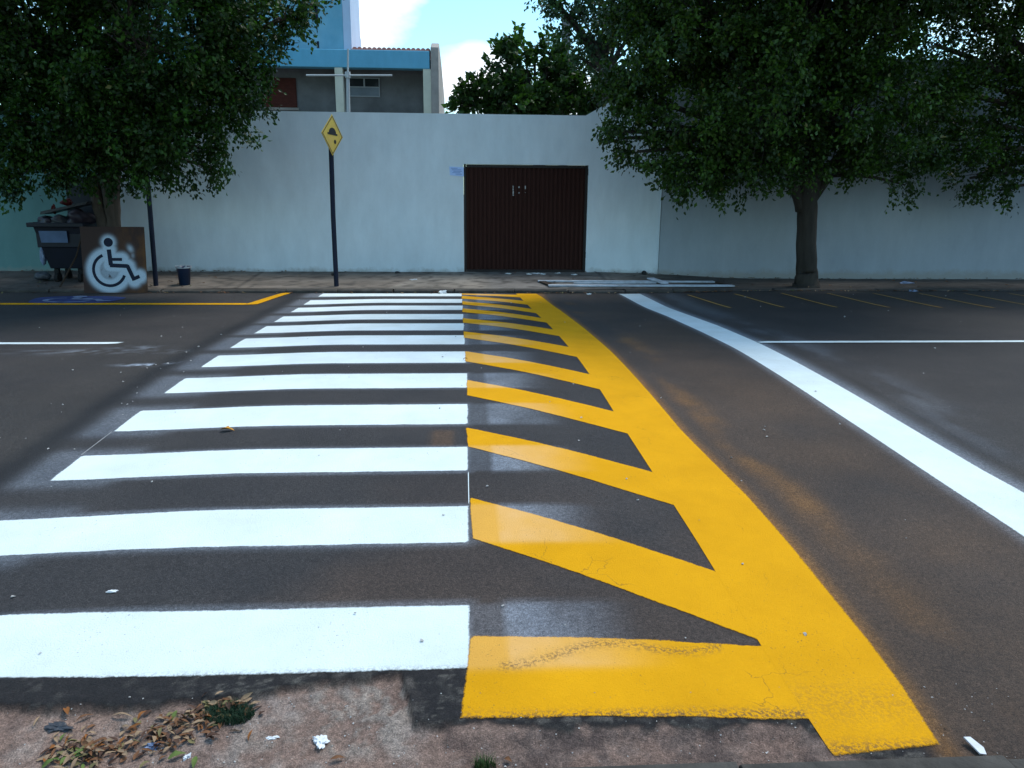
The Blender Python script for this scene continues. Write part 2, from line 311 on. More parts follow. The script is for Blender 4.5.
# crown clumps: centre and radius in metres; unseen roadward ones added for shade
CROWNS = {
 'RIGHT': [(2.24,12.50,2.50,0.23),(2.68,12.50,2.21,0.27),(3.37,12.30,1.75,0.28),(4.01,12.30,1.70,0.31),(3.04,12.40,1.90,0.20),(3.77,12.60,1.91,0.29),(3.17,10.80,5.97,1.37),(5.14,10.20,6.00,1.54),(6.79,10.40,5.82,1.47),(2.81,12.60,3.54,0.90),(2.49,12.70,3.07,0.47),(2.75,12.70,2.67,0.52),(2.41,12.70,2.42,0.25),(3.43,12.20,2.38,0.69),(3.17,12.20,2.00,0.25),(4.40,12.00,2.95,1.35),(4.16,12.20,2.09,0.53),(4.72,12.40,1.92,0.35),(5.91,12.20,2.77,1.16),(6.03,12.80,2.13,0.49),(6.90,13.00,2.07,0.50),(7.49,13.20,1.75,0.26),(3.47,12.20,4.07,1.33),(4.90,12.00,4.06,1.32),(6.00,12.00,3.74,0.82),(6.84,12.40,4.32,0.64),(7.48,12.90,3.01,0.56),(7.86,13.20,2.25,0.48),(3.47,12.60,5.79,1.63),(5.42,12.60,5.97,1.78),(5.35,14.30,4.04,1.58),(2.72,12.90,4.20,0.62),(4.34,12.80,7.05,1.32),(6.61,14.20,5.17,1.38),(3.47,11.20,7.13,1.89),(5.67,11.40,7.08,1.95),(7.58,11.80,6.26,1.67),(6.01,11.50,5.01,1.11),(7.57,12.50,8.38,2.12),],
 'FARRIGHT': [(7.58,13.00,3.94,0.32),(8.22,13.10,3.77,0.33),(8.14,13.40,3.55,0.30),(8.54,13.60,2.35,0.52),(9.15,13.80,2.79,0.35),(8.21,13.60,3.34,0.45),(8.93,13.30,3.63,0.50),(8.06,13.10,4.46,0.52),(8.19,13.90,2.87,0.53),(9.61,13.80,1.68,0.27),(9.54,13.70,2.12,0.53),(9.08,13.90,1.89,0.31),(10.01,13.50,2.86,0.87),(8.49,13.20,4.30,0.62),(9.84,13.20,3.94,1.16),(10.85,13.60,2.21,0.80),(8.59,13.00,5.35,1.26),(10.56,13.00,4.67,1.45),(9.78,13.90,3.06,0.23),],
 'LEFT': [(-4.82,12.50,1.93,0.40),(-5.31,12.60,1.89,0.34),(-3.29,12.40,2.95,0.36),(-4.05,12.20,2.71,0.59),(-6.27,12.60,1.92,0.40),(-3.78,12.70,2.17,0.22),(-3.73,11.00,5.62,1.41),(-5.71,10.60,5.10,1.42),(-4.42,10.00,5.70,1.42),(-6.32,12.10,3.34,0.85),(-6.61,12.60,2.14,0.53),(-7.19,12.60,1.69,0.34),(-5.67,12.80,2.16,0.54),(-3.84,12.20,3.40,0.72),(-6.05,12.20,3.62,1.28),(-4.46,12.00,3.55,1.27),(-3.36,12.40,3.91,0.73),(-2.73,12.50,4.04,0.41),(-2.25,12.50,4.24,0.26),(-3.53,12.60,3.11,0.48),(-3.31,12.70,2.77,0.21),(-3.74,12.80,2.55,0.39),(-4.36,12.40,2.44,0.63),(-5.09,12.30,2.70,0.96),(-6.12,12.30,2.48,0.81),(-6.77,12.50,1.87,0.33),(-3.99,12.80,1.90,0.20),(-4.37,12.60,2.01,0.34),(-7.40,12.40,2.82,1.03),(-6.04,12.90,1.93,0.38),(-5.07,13.00,2.10,0.44),(-7.84,12.50,3.91,1.44),(-5.74,12.60,5.41,1.70),(-3.81,12.60,5.21,1.30),(-6.12,14.30,3.99,1.51),(-3.09,12.60,3.47,0.26),(-4.95,11.40,6.92,1.96),(-3.35,11.60,6.75,1.40),(-7.03,11.80,5.93,1.81),],
 'BEHIND': [(0.33,19.40,3.68,0.33),(0.80,19.30,3.65,0.33),(1.52,19.40,3.83,0.43),(-0.10,19.40,3.54,0.17),(1.28,19.30,3.50,0.48),(1.98,19.80,4.39,0.43),(2.78,20.00,4.56,0.39),(0.38,19.50,4.01,0.21),(0.71,19.50,4.37,0.21),(1.05,19.60,4.79,0.19),(0.10,19.50,3.87,0.17),(2.93,20.00,3.78,0.62),(0.52,19.50,3.83,0.45),(-0.05,19.50,3.75,0.21),(0.14,19.80,3.58,0.32),(0.93,19.60,4.12,0.31),(1.44,20.00,4.68,0.46),(2.09,20.00,4.92,0.36),(0.81,19.60,4.61,0.29),(1.14,19.60,5.01,0.17),(2.31,20.00,3.89,0.74),(1.31,19.80,3.74,0.63),(3.24,20.50,4.32,0.75),(3.65,20.50,3.61,0.71),(1.67,20.00,5.02,0.24),(4.40,20.50,4.10,0.76),],
 'TALL': [(2.02,17.50,5.28,0.25),(2.65,17.60,4.73,0.30),(1.72,17.50,5.51,0.19),(1.81,17.50,5.42,0.25),(2.36,17.50,5.25,0.38),(2.49,17.50,5.77,0.50),(2.96,17.60,4.97,0.40),(2.29,17.80,4.86,0.26),(3.37,17.60,5.37,0.40),(2.86,17.80,4.53,0.35),(3.73,17.60,4.75,0.43),(1.55,17.50,5.70,0.21),(4.52,17.60,5.94,0.84),(3.23,17.60,6.29,0.84),(2.27,17.90,4.47,0.20),],
}
# ------------------------------------------------------------------ ground, road and gutter
def grid_mesh(name, xs, ys, zf, colf, mat, parent=None):
    X, Y = np.meshgrid(xs, ys); nx, ny = len(xs), len(ys)
    Z = zf(X, Y); co = np.stack([X, Y, Z], -1).reshape(-1, 3)
    i = np.arange(nx*ny).reshape(ny, nx)
    F = np.stack([i[:-1, :-1], i[:-1, 1:], i[1:, 1:], i[1:, :-1]], -1).reshape(-1, 4)
    me = bpy.data.meshes.new(name)
    me.vertices.add(len(co)); me.vertices.foreach_set('co', co.ravel().astype(np.float32))
    me.loops.add(F.size); me.loops.foreach_set('vertex_index', F.ravel().astype(np.int32))
    me.polygons.add(len(F)); me.polygons.foreach_set('loop_start', np.arange(0, F.size, 4, dtype=np.int32))
    me.update(calc_edges=True)
    if colf is not None:
        a = me.color_attributes.new('Col', 'FLOAT_COLOR', 'POINT'); c = colf(X, Y).reshape(-1, 3)
        a.data.foreach_set('color', np.concatenate([c, np.ones((len(c), 1))], 1).ravel().astype(np.float32))
    return link_mesh(name, me, mat, parent, True)
VS = np.vectorize(surf, otypes=[float])
def lerp3(c, d, f): return c*(1-f[..., None])+np.array(d)*f[..., None]
WY = [(2.55+.9*k) for k in range(12)]                      # near edge of each white stripe
WS = [(2.548,2.950),(3.460,3.866),(4.350,4.751),(5.200,5.672),(6.117,6.600),(7.000,7.520),(7.900,8.470),(8.82,9.39),(9.742,10.26),(10.69,11.20),(11.56,12.08),(12.50,12.93)]
XL = -2.435
def rectd(X, Y, x0, x1, y0, y1):
    dx = np.maximum(np.maximum(x0-X, X-x1), 0); dy = np.maximum(np.maximum(y0-Y, Y-y1), 0); return np.hypot(dx, dy)
BR = [(1.233,12.453),(1.349,11.08),(1.436,9.516),(1.496,7.748),(1.53,5.197),(1.57,4.6),(1.61,4.1),(1.63,3.395),(1.636,2.706),(1.62,2.316),(1.60,2.132)]
SL = [(2.60,12.556),(2.775,10.4),(2.828,9.1),(2.86,7.9),(2.848,7.0),(2.845,5.8),(2.855,5.0),(2.863,4.2),(2.885,3.5),(2.90,2.2)]
SR = [(2.95,12.655),(3.10,10.75),(3.21,9.6),(3.25,8.2),(3.24,6.8),(3.24,5.8),(3.24,5.0),(3.25,4.4),(3.28,4.0),(3.30,2.2)]
def xi(tab, Y):
    t = sorted((b, a) for a, b in tab); return np.interp(Y, [q[0] for q in t], [q[1] for q in t])
def road_col(X, Y):
    base = np.zeros(X.shape+(3,))+np.array((.043, .038, .037))
    n = fbm(X*.6, Y*.6, 5); n2 = fbm(X*3, Y*3, 4, 9.); n3 = fbm(X*1.1, Y*.25, 4, 31.)
    base = lerp3(base, (.046, .041, .038), sst(.45, .7, n)*.8)
    # fresher, bluer asphalt on the raised crossing
    hump = sst(-2.95, -2.72, X+.08*(n2-.5))*(1-sst(1.55, 1.9, X))
    base = lerp3(base, (.042, .040, .042), hump*.75)
    edge = np.exp(-((X+2.80+.12*(n2-.5))/.14)**2); base = lerp3(base, (.016, .016, .018), edge*.75)
    base *= (1+.25*(n3-.5))[..., None]
    # tyre tracks polished into the lanes
    for ty, w in ((4.6, .35), (6.2, .35), (9.6, .4), (11.0, .35)):
        base *= (1-.10*np.exp(-((Y-ty)/w)**2))[..., None]
    brown = sst(.42, .72, fbm(X*.8, Y*.8, 5, 77.))*(1-sst(2.6, 5.2, Y)); base = lerp3(base, (.085, .055, .040), brown*.5)
    rb = sst(1.5, 1.9, X)*(1-sst(2.9, 3.3, X))*.55+sst(1.5, 1.9, X)*(1-sst(2.6, 4.6, Y))*.6; base = lerp3(base, (.070, .050, .040), np.clip(rb*(.5+.9*n), 0, .85))
    # overspray of white paint round the stripes, the stop line and the lane lines
    w = np.zeros_like(X)
    for a, b in WS:
        d = rectd(X, Y, XL, 0, a, b); dl = rectd(X, Y, XL-.12, XL+.3, a-.02, b+.02)
        w = np.maximum(w, .16*np.exp(-(d/.028)**2)); w = np.maximum(w, .13*np.exp(-(dl/.09)**2)*sst(-1.0, -2.3, X))
        gh = np.exp(-(rectd(X, Y, .17, 1.5, a+.03, b-.02)/.035)**2)*(1-sst(.22, .75, X)); w = np.maximum(w, gh*.21*(.3+1.4*(n2)))
        gh2 = np.exp(-(rectd(X, Y, 0, .15, a+.02, b-.02)/.02)**2); w = np.maximum(w, gh2*.08)
    ds = X-xi(SR, Y); w = np.maximum(w, .22*np.exp(-(np.maximum(ds, 0)/.10)**2)*sst(-.05, 0, ds))
    w = np.maximum(w, .045*np.exp(-((ds-.42)/.22)**2)*(.2+1.4*sst(.4, .7, fbm(X*2.9, Y*1.2, 5, 3.))))
    tm = np.exp(-((ds-.22)/.014)**2)*.5+np.exp(-((ds-.34)/.02)**2)*.3; base = lerp3(base, (.015, .015, .016), tm*(1-sst(5, 8, Y)))
    dl = xi(SL, Y)-X; w = np.maximum(w, .14*np.exp(-(np.maximum(dl, 0)/.05)**2)*sst(-.05, 0, dl))
    # dabs of spilled white on the left lane
    for (px, py, rx, ry, s) in ((-3.0, 7.25, .20, .05, .5), (-3.9, 7.9, .9, .12, .10), (-3.45, 8.1, .25, .10, .14)):
        w = np.maximum(w, s*1.5*np.exp(-((X-px)/rx)**2-((Y-py)/ry)**2)*sst(.45, .62, fbm(X*14, Y*14, 3, 44.)))
    base = lerp3(base, (.62, .72, .86), w)
    # yellow overspray right of the band
    db = X-xi(BR, Y); y = .30*np.exp(-(np.maximum(db, 0)/.045)**2)+.10*np.exp(-np.maximum(db, 0)/.12)
    strip = .30*np.exp(-((db-.34-.15*(n-.5)+.1*n2)/.12)**2)*sst(.36, .68, fbm(X*1.3, Y*.9, 5, 55.))*(1-sst(4.0, 3.2, Y)*.5)
    y = np.maximum(y*sst(-.1, 0, db), strip)
    base = lerp3(base, (.46, .20, .03), y)
    dust = .09*np.exp(-((db-.8)/.6)**2)*sst(.3, .7, fbm(X*.9, Y*.9, 5, 15.)); base = lerp3(base, (.30, .15, .05), dust)
    y2 = .10*np.exp(-(rectd(X, Y, -.22, -.12, 4.80, 5.05)/.03)**2); base = lerp3(base, (.46, .20, .03), y2)
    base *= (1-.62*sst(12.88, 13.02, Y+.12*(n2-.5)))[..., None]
    return base
def frange(a, b, s): return list(np.arange(a, b-1e-6, s))
xs = frange(-60, -14, 2)+frange(-14, -4, .2)+frange(-4, 4.6, .035)+frange(4.6, 14, .2)+frange(14, 60.1, 2)
ys = frange(2.62, 9, .035)+frange(9, 13.3, .06)+[13.3]
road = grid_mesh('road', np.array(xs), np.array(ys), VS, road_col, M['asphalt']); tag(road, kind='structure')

def gut_mix(X, Y):
    """0 = asphalt / tar, 1 = bare dirt; plus the pale mortar patches"""
    n = fbm(X*5, Y*5, 5, 4.)-.5; n2 = fbm(X*18, Y*18, 4, 8.)-.5
    lim = np.where(X < -.2, 2.455, 2.32)                    # tar edge
    lim = np.interp(X, [-3, -1.6, -1.2, -.9, -.6, -.45, -.25, -.19, .0, .6, 1.15, 1.25, 1.6, 1.75], [2.44, 2.43, 2.41, 2.43, 2.50, 2.51, 2.52, 2.30, 2.28, 2.25, 2.25, 2.14, 2.05, 1.6])
    d = lim-(Y+.05*n+.06*n2)
    bare = sst(-.012, .018, d)
    mort = np.exp(-(rectd(X, Y, -.52, -.24, 2.39, 2.47)/.05)**2)*1.0+np.exp(-(rectd(X, Y, -.42, -.27, 2.24, 2.33)/.07)**2)*.9+.5*np.exp(-(rectd(X, Y, -.75, -.5, 2.22, 2.28)/.06)**2)
    mort = mort*sst(-.22, .22, n*.6+n2*1.3+.4*(fbm(X*60, Y*60, 3, 7.)-.5))
    return bare, mort, d, n, n2
def gut_z(X, Y):
    z = VS(X, Y); bare, mort, d, n, n2 = gut_mix(X, Y); f = 1-sst(2.46, 2.60, Y)
    pd = np.minimum(rectd(X, Y, -.05, 1.6, 2.24, 3), rectd(X, Y, 1.14, 1.68, 2.08, 3)); keep = sst(.0, .05, pd); bare = bare*keep; mort = mort*keep; f = f*(.12+.88*keep)
    z = z-bare*.022+mort*.008+f*(1-.8*sst(1.45, 1.7, X))*((fbm(X*28, Y*28, 4, 2.)-.5)*.016*(.4+.6*bare)+n*.014)
    z = z + np.where(Y < 2.62, 0, 0)
    return z
def gut_col(X, Y):
    a = road_col(X, Y); bare, mort, d, n, n2 = gut_mix(X, Y); f = 1-sst(2.565, 2.60, Y+.01*n2)
    tarc = lerp3(np.zeros_like(a)+np.array((.020, .018, .019)), (.13, .12, .105), sst(.02, .22, fbm(X*30, Y*55, 4, 12.)-.5+n*.5)*.6*sst(-1.2, -.8, X)+.18*sst(.05,.2,n2))
    f = f*(1-sst(1.45, 1.70, X)); a = a*(1-f[..., None])+tarc*f[..., None]
    right = sst(-.2, .2, X)
    dirt = lerp3(np.zeros_like(a)+np.array((.245, .165, .130)), (.31, .25, .215), sst(-.08, .25, n*.6+n2*.5))
    dirt = lerp3(dirt, (.13, .085, .070), sst(.0, .3, -n*.8+n2*.4)*.75)
    dirt = lerp3(dirt, (.075, .050, .044), right*(.25+.6*sst(-.05, .2, n+.4*n2)))
    a = a*(1-bare[..., None])+dirt*bare[..., None]
    a = lerp3(a, (.30, .25, .21), np.clip(mort*bare+mort*.3, 0, 1)*.8)
    # dark line at the foot of the tar edge
    a = a*(1-.45*np.exp(-(d/.018)**2))[..., None]
    return a
gx = frange(-60, -3, 1.5)+frange(-3, -2.1, .05)+frange(-2.1, 2.4, .0085)+frange(2.4, 4.5, .04)+frange(4.5, 60.1, 1.5)
gy = frange(1.95, 2.62, .0085)+[2.62]
gutter = grid_mesh('gutter', np.array(gx), np.array(gy), gut_z, gut_col, M['dirt']); tag(gutter, kind='structure')
_X, _Y = np.meshgrid(np.array(gx), np.array(gy)); _b = gutter.data.attributes.new('Bare', 'FLOAT', 'POINT'); _b.data.foreach_set('value', gut_mix(_X, _Y)[0].ravel().astype(np.float32))

bm = bmesh.new(); v = [bm.verts.new((x, y, -.6)) for x, y in ((-400, -400), (400, -400), (400, 400), (-400, 400))]; bm.faces.new(v)
tag(obj('ground', bm, M['ground']), kind='structure')

# near kerb and the pavement the photographer stands on
bm = bmesh.new(); x = -30.0
while x < 30:
    L = random.uniform(.75, .95); h = random.choice([-.125, -.145, -.165, -.15]) if abs(x) < 3 else -.14
    if x <= .62 and x+L > .40: h = -.118
    if x <= 1.6 and x+L > .9: h = -.128
    prism(bm, [(1.80, -.5), (2.015, -.5), (2.015, h-.02), (1.995, h), (1.80, h)], 'x', x, x+L-.012); x += L
k = obj('near_kerb', bm, M['kerb'], bevel=.008); tag(k, kind='structure')
def side_n(X, Y): return np.zeros_like(X)-.17+(fbm(X*2, Y*2, 3)-.5)*.01
near = grid_mesh('near_pavement', np.array(frange(-30, 30.1, .5)), np.array(frange(-3, 1.801, .3)+[1.8]), side_n, lambda X, Y: np.zeros(X.shape+(3,))+np.array((.15, .13, .115)), M['concrete']); tag(near, kind='structure')

# far kerb and pavement
def side_z(x, y):
    return -.040+(y-13.17)/1.83*(.105-.115*_sm((x-2.6)/3.4))
SZ = np.vectorize(side_z, otypes=[float])
def side_col(X, Y):
    c = np.zeros(X.shape+(3,))+np.array((.155, .130, .108)); n = fbm(X*1.5, Y*3, 5, 3.); n2 = fbm(X*9, Y*9, 4, 6.)
    seam = -1.45+(Y-13.15)*.45
    c = lerp3(c, (.26, .23, .195), (sst(0, .05, X-seam)*(1-sst(.3, .6, X+.2*(n-.5))))*.8)
    c = lerp3(c, (.155, .145, .135), sst(.2, .5, X)*(1-sst(2.4, 3.2, X))*.8)
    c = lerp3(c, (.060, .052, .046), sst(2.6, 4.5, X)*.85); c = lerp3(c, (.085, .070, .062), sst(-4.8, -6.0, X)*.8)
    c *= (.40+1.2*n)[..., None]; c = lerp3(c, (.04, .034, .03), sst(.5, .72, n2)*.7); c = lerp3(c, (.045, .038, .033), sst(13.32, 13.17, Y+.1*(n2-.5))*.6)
    c = lerp3(c, (.40, .38, .34), sst(14.93, 14.98, Y)*sst(2.4, 3., X)*sst(.42, .55, n2)*.6)
    for sx in (-6.1, -3.9, .35, 2.55): c = c*(1-.55*np.exp(-((X-sx)/.025)**2))[..., None]
    return c
fx = frange(-60, -9, 1.5)+frange(-9, 12, .07)+frange(12, 60.1, 1.5); fy = frange(13.17, 15.02, .05)+[15.02]
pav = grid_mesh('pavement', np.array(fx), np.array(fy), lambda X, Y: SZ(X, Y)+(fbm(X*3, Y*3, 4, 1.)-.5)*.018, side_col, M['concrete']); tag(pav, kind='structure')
bm = bmesh.new(); x = -40.0
while x < 40:
    L = random.uniform(.8, 1.05); xm = x+L/2; t = side_z(xm, 13.17)+random.uniform(-.008, .012)
    if xm > 3: t += .012
    yj = random.uniform(-.012, .012)
    prism(bm, [(13.03+yj, -.5), (13.19, -.5), (13.19, t), (13.06+yj, t), (13.035+yj, t-.02)], 'x', x, x+L-random.uniform(.006, .03)); x += L
tag(obj('far_kerb', bm, M['kerb'], bevel=.01), kind='structure')

# ------------------------------------------------------------------ painted markings: thin sheets that follow the road
def paint(name, A, B, mat, dz, nu=None, nv=None, jit=.004, ghost=None, wear=None, soft=.02, outer=False):
    """sheet between polylines A and B (same number of points), tessellated and laid dz over the road"""
    A = np.array(A, float); B = np.array(B, float)
    def res(P, n):
        s = np.r_[0, np.cumsum(np.hypot(*np.diff(P, axis=0).T))]; t = np.linspace(0, s[-1], n)
        return np.stack([np.interp(t, s, P[:, 0]), np.interp(t, s, P[:, 1])], 1)
    LA = np.hypot(*np.diff(A, axis=0).T).sum(); w = np.hypot(*(A[0]-B[0]))
    nu = nu or max(3, int(LA/.03)+2); nv = nv or max(3, int(w/.03)+2)
    a = res(A, nu); b = res(B, nu); tt = np.linspace(0, 1, nv)[:, None, None]
    P = a[None]*(1-tt)+b[None]*tt
    X, Y = P[..., 0].copy(), P[..., 1].copy()
    for r, o in ((0, 3.), (-1, 7.)):
        Y[r] += (fbm(X[r]*9, Y[r]*9, 4, o)-.5)*jit*4+(fbm(X[r]*60, Y[r]*60, 2, o)-.5)*jit*1.6
    for cidx, o in ((0, 13.), (-1, 17.)):
        X[:, cidx] += (fbm(X[:, cidx]*9, Y[:, cidx]*9, 4, o)-.5)*jit*4+(fbm(X[:, cidx]*60, Y[:, cidx]*60, 2, o)-.5)*jit*1.6
    Z = np.where(Y < 2.62, gut_z(X, Y), VS(X, Y))+dz
    su = np.linspace(0, LA, nu)[None, :]; sv = np.linspace(0, 1, nv)[:, None]*w
    ed = np.minimum(np.minimum(su, LA-su), np.minimum(sv, w-sv)+0*su); E = np.clip(ed/max(soft, 1e-4), 0, 1)
    if outer: E = np.clip(np.minimum(np.minimum(su, LA-su), w-sv+0*su)/soft, 0, 1)
    co = np.stack([X, Y, Z], -1).reshape(-1, 3); i = np.arange(nu*nv).reshape(nv, nu)
    F = np.stack([i[:-1, :-1], i[:-1, 1:], i[1:, 1:], i[1:, :-1]], -1).reshape(-1, 4)
    me = bpy.data.meshes.new(name); me.from_pydata(co.tolist(), [], F.tolist()); me.update()
    if me.polygons[0].normal.z < 0: me.flip_normals()
    g = me.color_attributes.new('Ghost', 'FLOAT_COLOR', 'POINT'); gv = (ghost(X, Y) if ghost else np.zeros_like(X)).reshape(-1)
    g.data.foreach_set('color', np.stack([gv, gv, gv, np.ones_like(gv)], 1).ravel().astype(np.float32))
    g = me.color_attributes.new('Wear', 'FLOAT_COLOR', 'POINT'); gv = (wear(X, Y) if wear else np.zeros_like(X)).reshape(-1)
    g.data.foreach_set('color', np.stack([gv, gv, gv, np.ones_like(gv)], 1).ravel().astype(np.float32))
    g = me.attributes.new('Edge', 'FLOAT', 'POINT'); g.data.foreach_set('value', E.ravel().astype(np.float32))
    return link_mesh(name, me, mat, road, True)
for k, (a, b) in enumerate(WS):
    xr = .004-.0005*k if k < 5 else -.012*(k-4)
    far = k > 8
    xl = XL+(.04 if k == 11 else 0)
    s0, s1 = (.065, .045) if k == 0 else (0, -.02) if k == 1 else (0, 0)
    paint('white_stripe', [(xl, a+s0), (-1.2, a), (xr, a)], [(xl, b+s1), (-1.2, b), (xr, b)], M['white'], .0018, jit=.0035,
          nu=122, nv=24, wear=(lambda X, Y: .55*np.exp(-((Y-2.55)/.02)**2)) if k == 0 else None)
def ghost(X, Y):
    g = np.zeros_like(X)
    for a, b in WS:
        g = np.maximum(g, np.exp(-(rectd(X, Y, .17, 1.5, a+.02, b-.01)/.03)**2)*(1-sst(.22, .85, X))*.6*(.55+.9*fbm(X*7, Y*7, 4, 2.)))
        g = np.maximum(g, np.exp(-(rectd(X, Y, 0., .16, a+.02, b-.01)/.03)**2)*.3)
    return g
YS = [((.004,2.742),(-.033,2.305),(1.172,2.676),(1.188,2.274)),((.004,3.974),(.016,3.500),(1.149,3.229),(1.166,2.714)),
 ((-.013,5.133),(-.003,4.751),(1.124,4.385),(1.135,3.905)),((-.012,6.37),(-.006,5.898),(1.10,5.575),(1.11,5.063)),
 ((-.024,7.529),(-.023,7.059),(1.085,6.681),(1.095,6.167)),((-.045,8.74),(-.045,8.30),(1.07,7.90),(1.08,7.38)),
 ((-.060,9.862),(-.058,9.440),(1.03,9.061),(1.05,8.56)),((-.070,10.875),(-.070,10.455),(.975,10.06),(1.01,9.62)),
 ((-.078,11.78),(-.076,11.353),(.93,10.983),(.96,10.50)),((-.090,12.55),(-.087,12.13),(.90,11.93),(.93,11.46)),((-.095,12.93),(-.093,12.74),(.88,12.75),(.90,12.36))]
for k, (tl, bl, tr, br) in enumerate(YS):
    dx = .14
    paint('yellow_stripe', [bl, (br[0]+dx, br[1]+(br[1]-bl[1])/(br[0]-bl[0])*dx)], [tl, (tr[0]+dx, tr[1]+(tr[1]-tl[1])/(tr[0]-tl[0])*dx)], M['yellow'], .0030,
          nu=80, nv=26, jit=.004, ghost=ghost,
          wear=(lambda X, Y: np.clip(.75*np.exp(-((Y-2.60-.10*(X-.15)+.04*np.sin(X*9))/.025)**2)*(X < 1.0)*(X > .12)+.9*np.exp(-((Y-2.30)/.025)**2), 0, 1)) if k == 0 else None)
BL = [(.82, 12.93), (.90, 11.6), (.95, 10.5), (1.01, 9.5), (1.05, 8.3), (1.08, 7.3), (1.10, 6.2), (1.11, 5.1), (1.135, 3.905), (1.166, 2.714), (1.188, 2.274), (1.204, 2.11)]
BRR = [(1.17, 12.93)]+BR[:-1]+[(1.598, 2.15)]
def rs(P, n):
    ysn = np.linspace(P[0][1], P[-1][1], n); t = sorted((b, a) for a, b in P)
    return [(float(np.interp(y, [q[0] for q in t], [q[1] for q in t])), float(y)) for y in ysn]
paint('yellow_band', rs(BL, 40), rs(BRR, 40), M['yellow'], .0034, nu=400, nv=28, jit=.003, outer=True,
      wear=lambda X, Y: .8*np.exp(-((Y-2.14)/.03)**2)+.25*np.exp(-((Y-2.35)/.12)**2))
SLf = [(2.57, 12.93)]+SL; SRf = [(2.94, 12.93)]+SR
paint('stop_line', rs(SLf, 40), rs(SRf, 40), M['white'], .0022, nu=330, nv=22, jit=.005)
paint('centre_line', [(-60, 8.30), (-14, 8.30), (-3.73, 8.30)], [(-60, 8.44), (-14, 8.44), (-3.70, 8.43)], M['white'], .005, nu=500, nv=4, jit=.004, soft=.0)
paint('centre_line', [(3.20, 8.235), (14, 8.235), (60, 8.235)], [(3.26, 8.36), (14, 8.36), (60, 8.36)], M['white'], .009, nu=500, nv=4, jit=.004, soft=.0)
paint('parking_line', [(-30, 11.72), (-3.19, 11.72)], [(-30, 11.90), (-3.36, 11.90)], M['yellow'], .005, nu=400, nv=4, soft=0)
paint('parking_line', [(-3.36, 11.74), (-3.06, 13.0)], [(-3.16, 11.72), (-2.90, 13.0)], M['yellow'], .008, nu=24, nv=4, soft=0)
for k in range(11):
    x0 = 3.66+.80*k
    paint('parking_tick', [(x0, 12.70), (x0+.27+.01*k, 11.30-.02*k)], [(x0+.05, 12.70), (x0+.33+.01*k, 11.30-.02*k)], M['tick'], .005, nu=30, nv=3, jit=.002, soft=0)
paint('chalk_line', [(0.0, 3.88), (-.002, 4.33)], [(.006, 3.88), (.004, 4.33)], M['white'], .005, nu=14, nv=3, jit=.0006, soft=0)
paint('chalk_line', [(XL-.01, 4.76), (XL-.01, 5.2)], [(XL-.005, 4.76), (XL-.005, 5.2)], M['chalk'], .0018, nu=60, nv=3, jit=.0005, soft=0)
# blue patch with a white wheelchair emblem
bm = bmesh.new(); cx, cy = -6.03, 12.22; n = 48
ring = [(cx+.66*math.copysign(abs(math.cos(t))**.6, math.cos(t))*(1+.05*math.sin(5*t)), cy+.36*math.copysign(abs(math.sin(t))**.6, math.sin(t))) for t in [2*math.pi*k/n for k in range(n)]]
cv = bm.verts.new((cx, cy, surf(cx, cy)+.005)); rv = [bm.verts.new((a, b, surf(a, b)+.005)) for a, b in ring]
for k in range(n): bm.faces.new((cv, rv[k], rv[(k+1) % n]))
patch = obj('blue_parking_patch', bm, M['blue'], road)
def sym_quads(s):
    """wheelchair emblem as strokes in a unit frame: list of polylines with a width"""
    arc = [(-.02+.40*math.cos(t), -.10+.40*math.sin(t)) for t in [R(112)+R(228)*k/22 for k in range(23)]]
    return [(arc, .075), ([(.0, .42), (.03, .02)], .11), ([(.01, .17), (.32, .17)], .075), ([(.0, .02), (.46, .0)], .10), ([(.44, .02), (.60, -.36)], .10), ([(.57, -.33), (.74, -.26)], .09)]
def stroke(bm, pts, w, f, y0=None):
    A = []; 
    for i, p in enumerate(pts):
        a = pts[max(i-1, 0)]; b = pts[min(i+1, len(pts)-1)]; dx, dy = b[0]-a[0], b[1]-a[1]; l = math.hypot(dx, dy)
        A.append(((p[0]-dy/l*w/2, p[1]+dx/l*w/2), (p[0]+dy/l*w/2, p[1]-dx/l*w/2)))
    V = [(bm.verts.new(f(*q[0])), bm.verts.new(f(*q[1]))) for q in A]
    for i in range(len(V)-1): bm.faces.new((V[i][0], V[i][1], V[i+1][1], V[i+1][0]))
bm = bmesh.new()
def onroad(h):
    def f(u, v):
        a, b = cx-.06+u*.86, cy+v*.52; return (a, b, surf(a, b)+h)
    return f
for q, (pts, w) in enumerate(sym_quads(0)): stroke(bm, pts, w*1.3, onroad(.009+.0008*q))
f = onroad(.0145); hv = [bm.verts.new(f(-.0+.13*math.cos(2*math.pi*k/18), .50+.13*math.sin(2*math.pi*k/18))) for k in range(18)]; bm.faces.new(hv)
obj('wheelchair_emblem', bm, M['emblem'], patch)
patch.parent = road

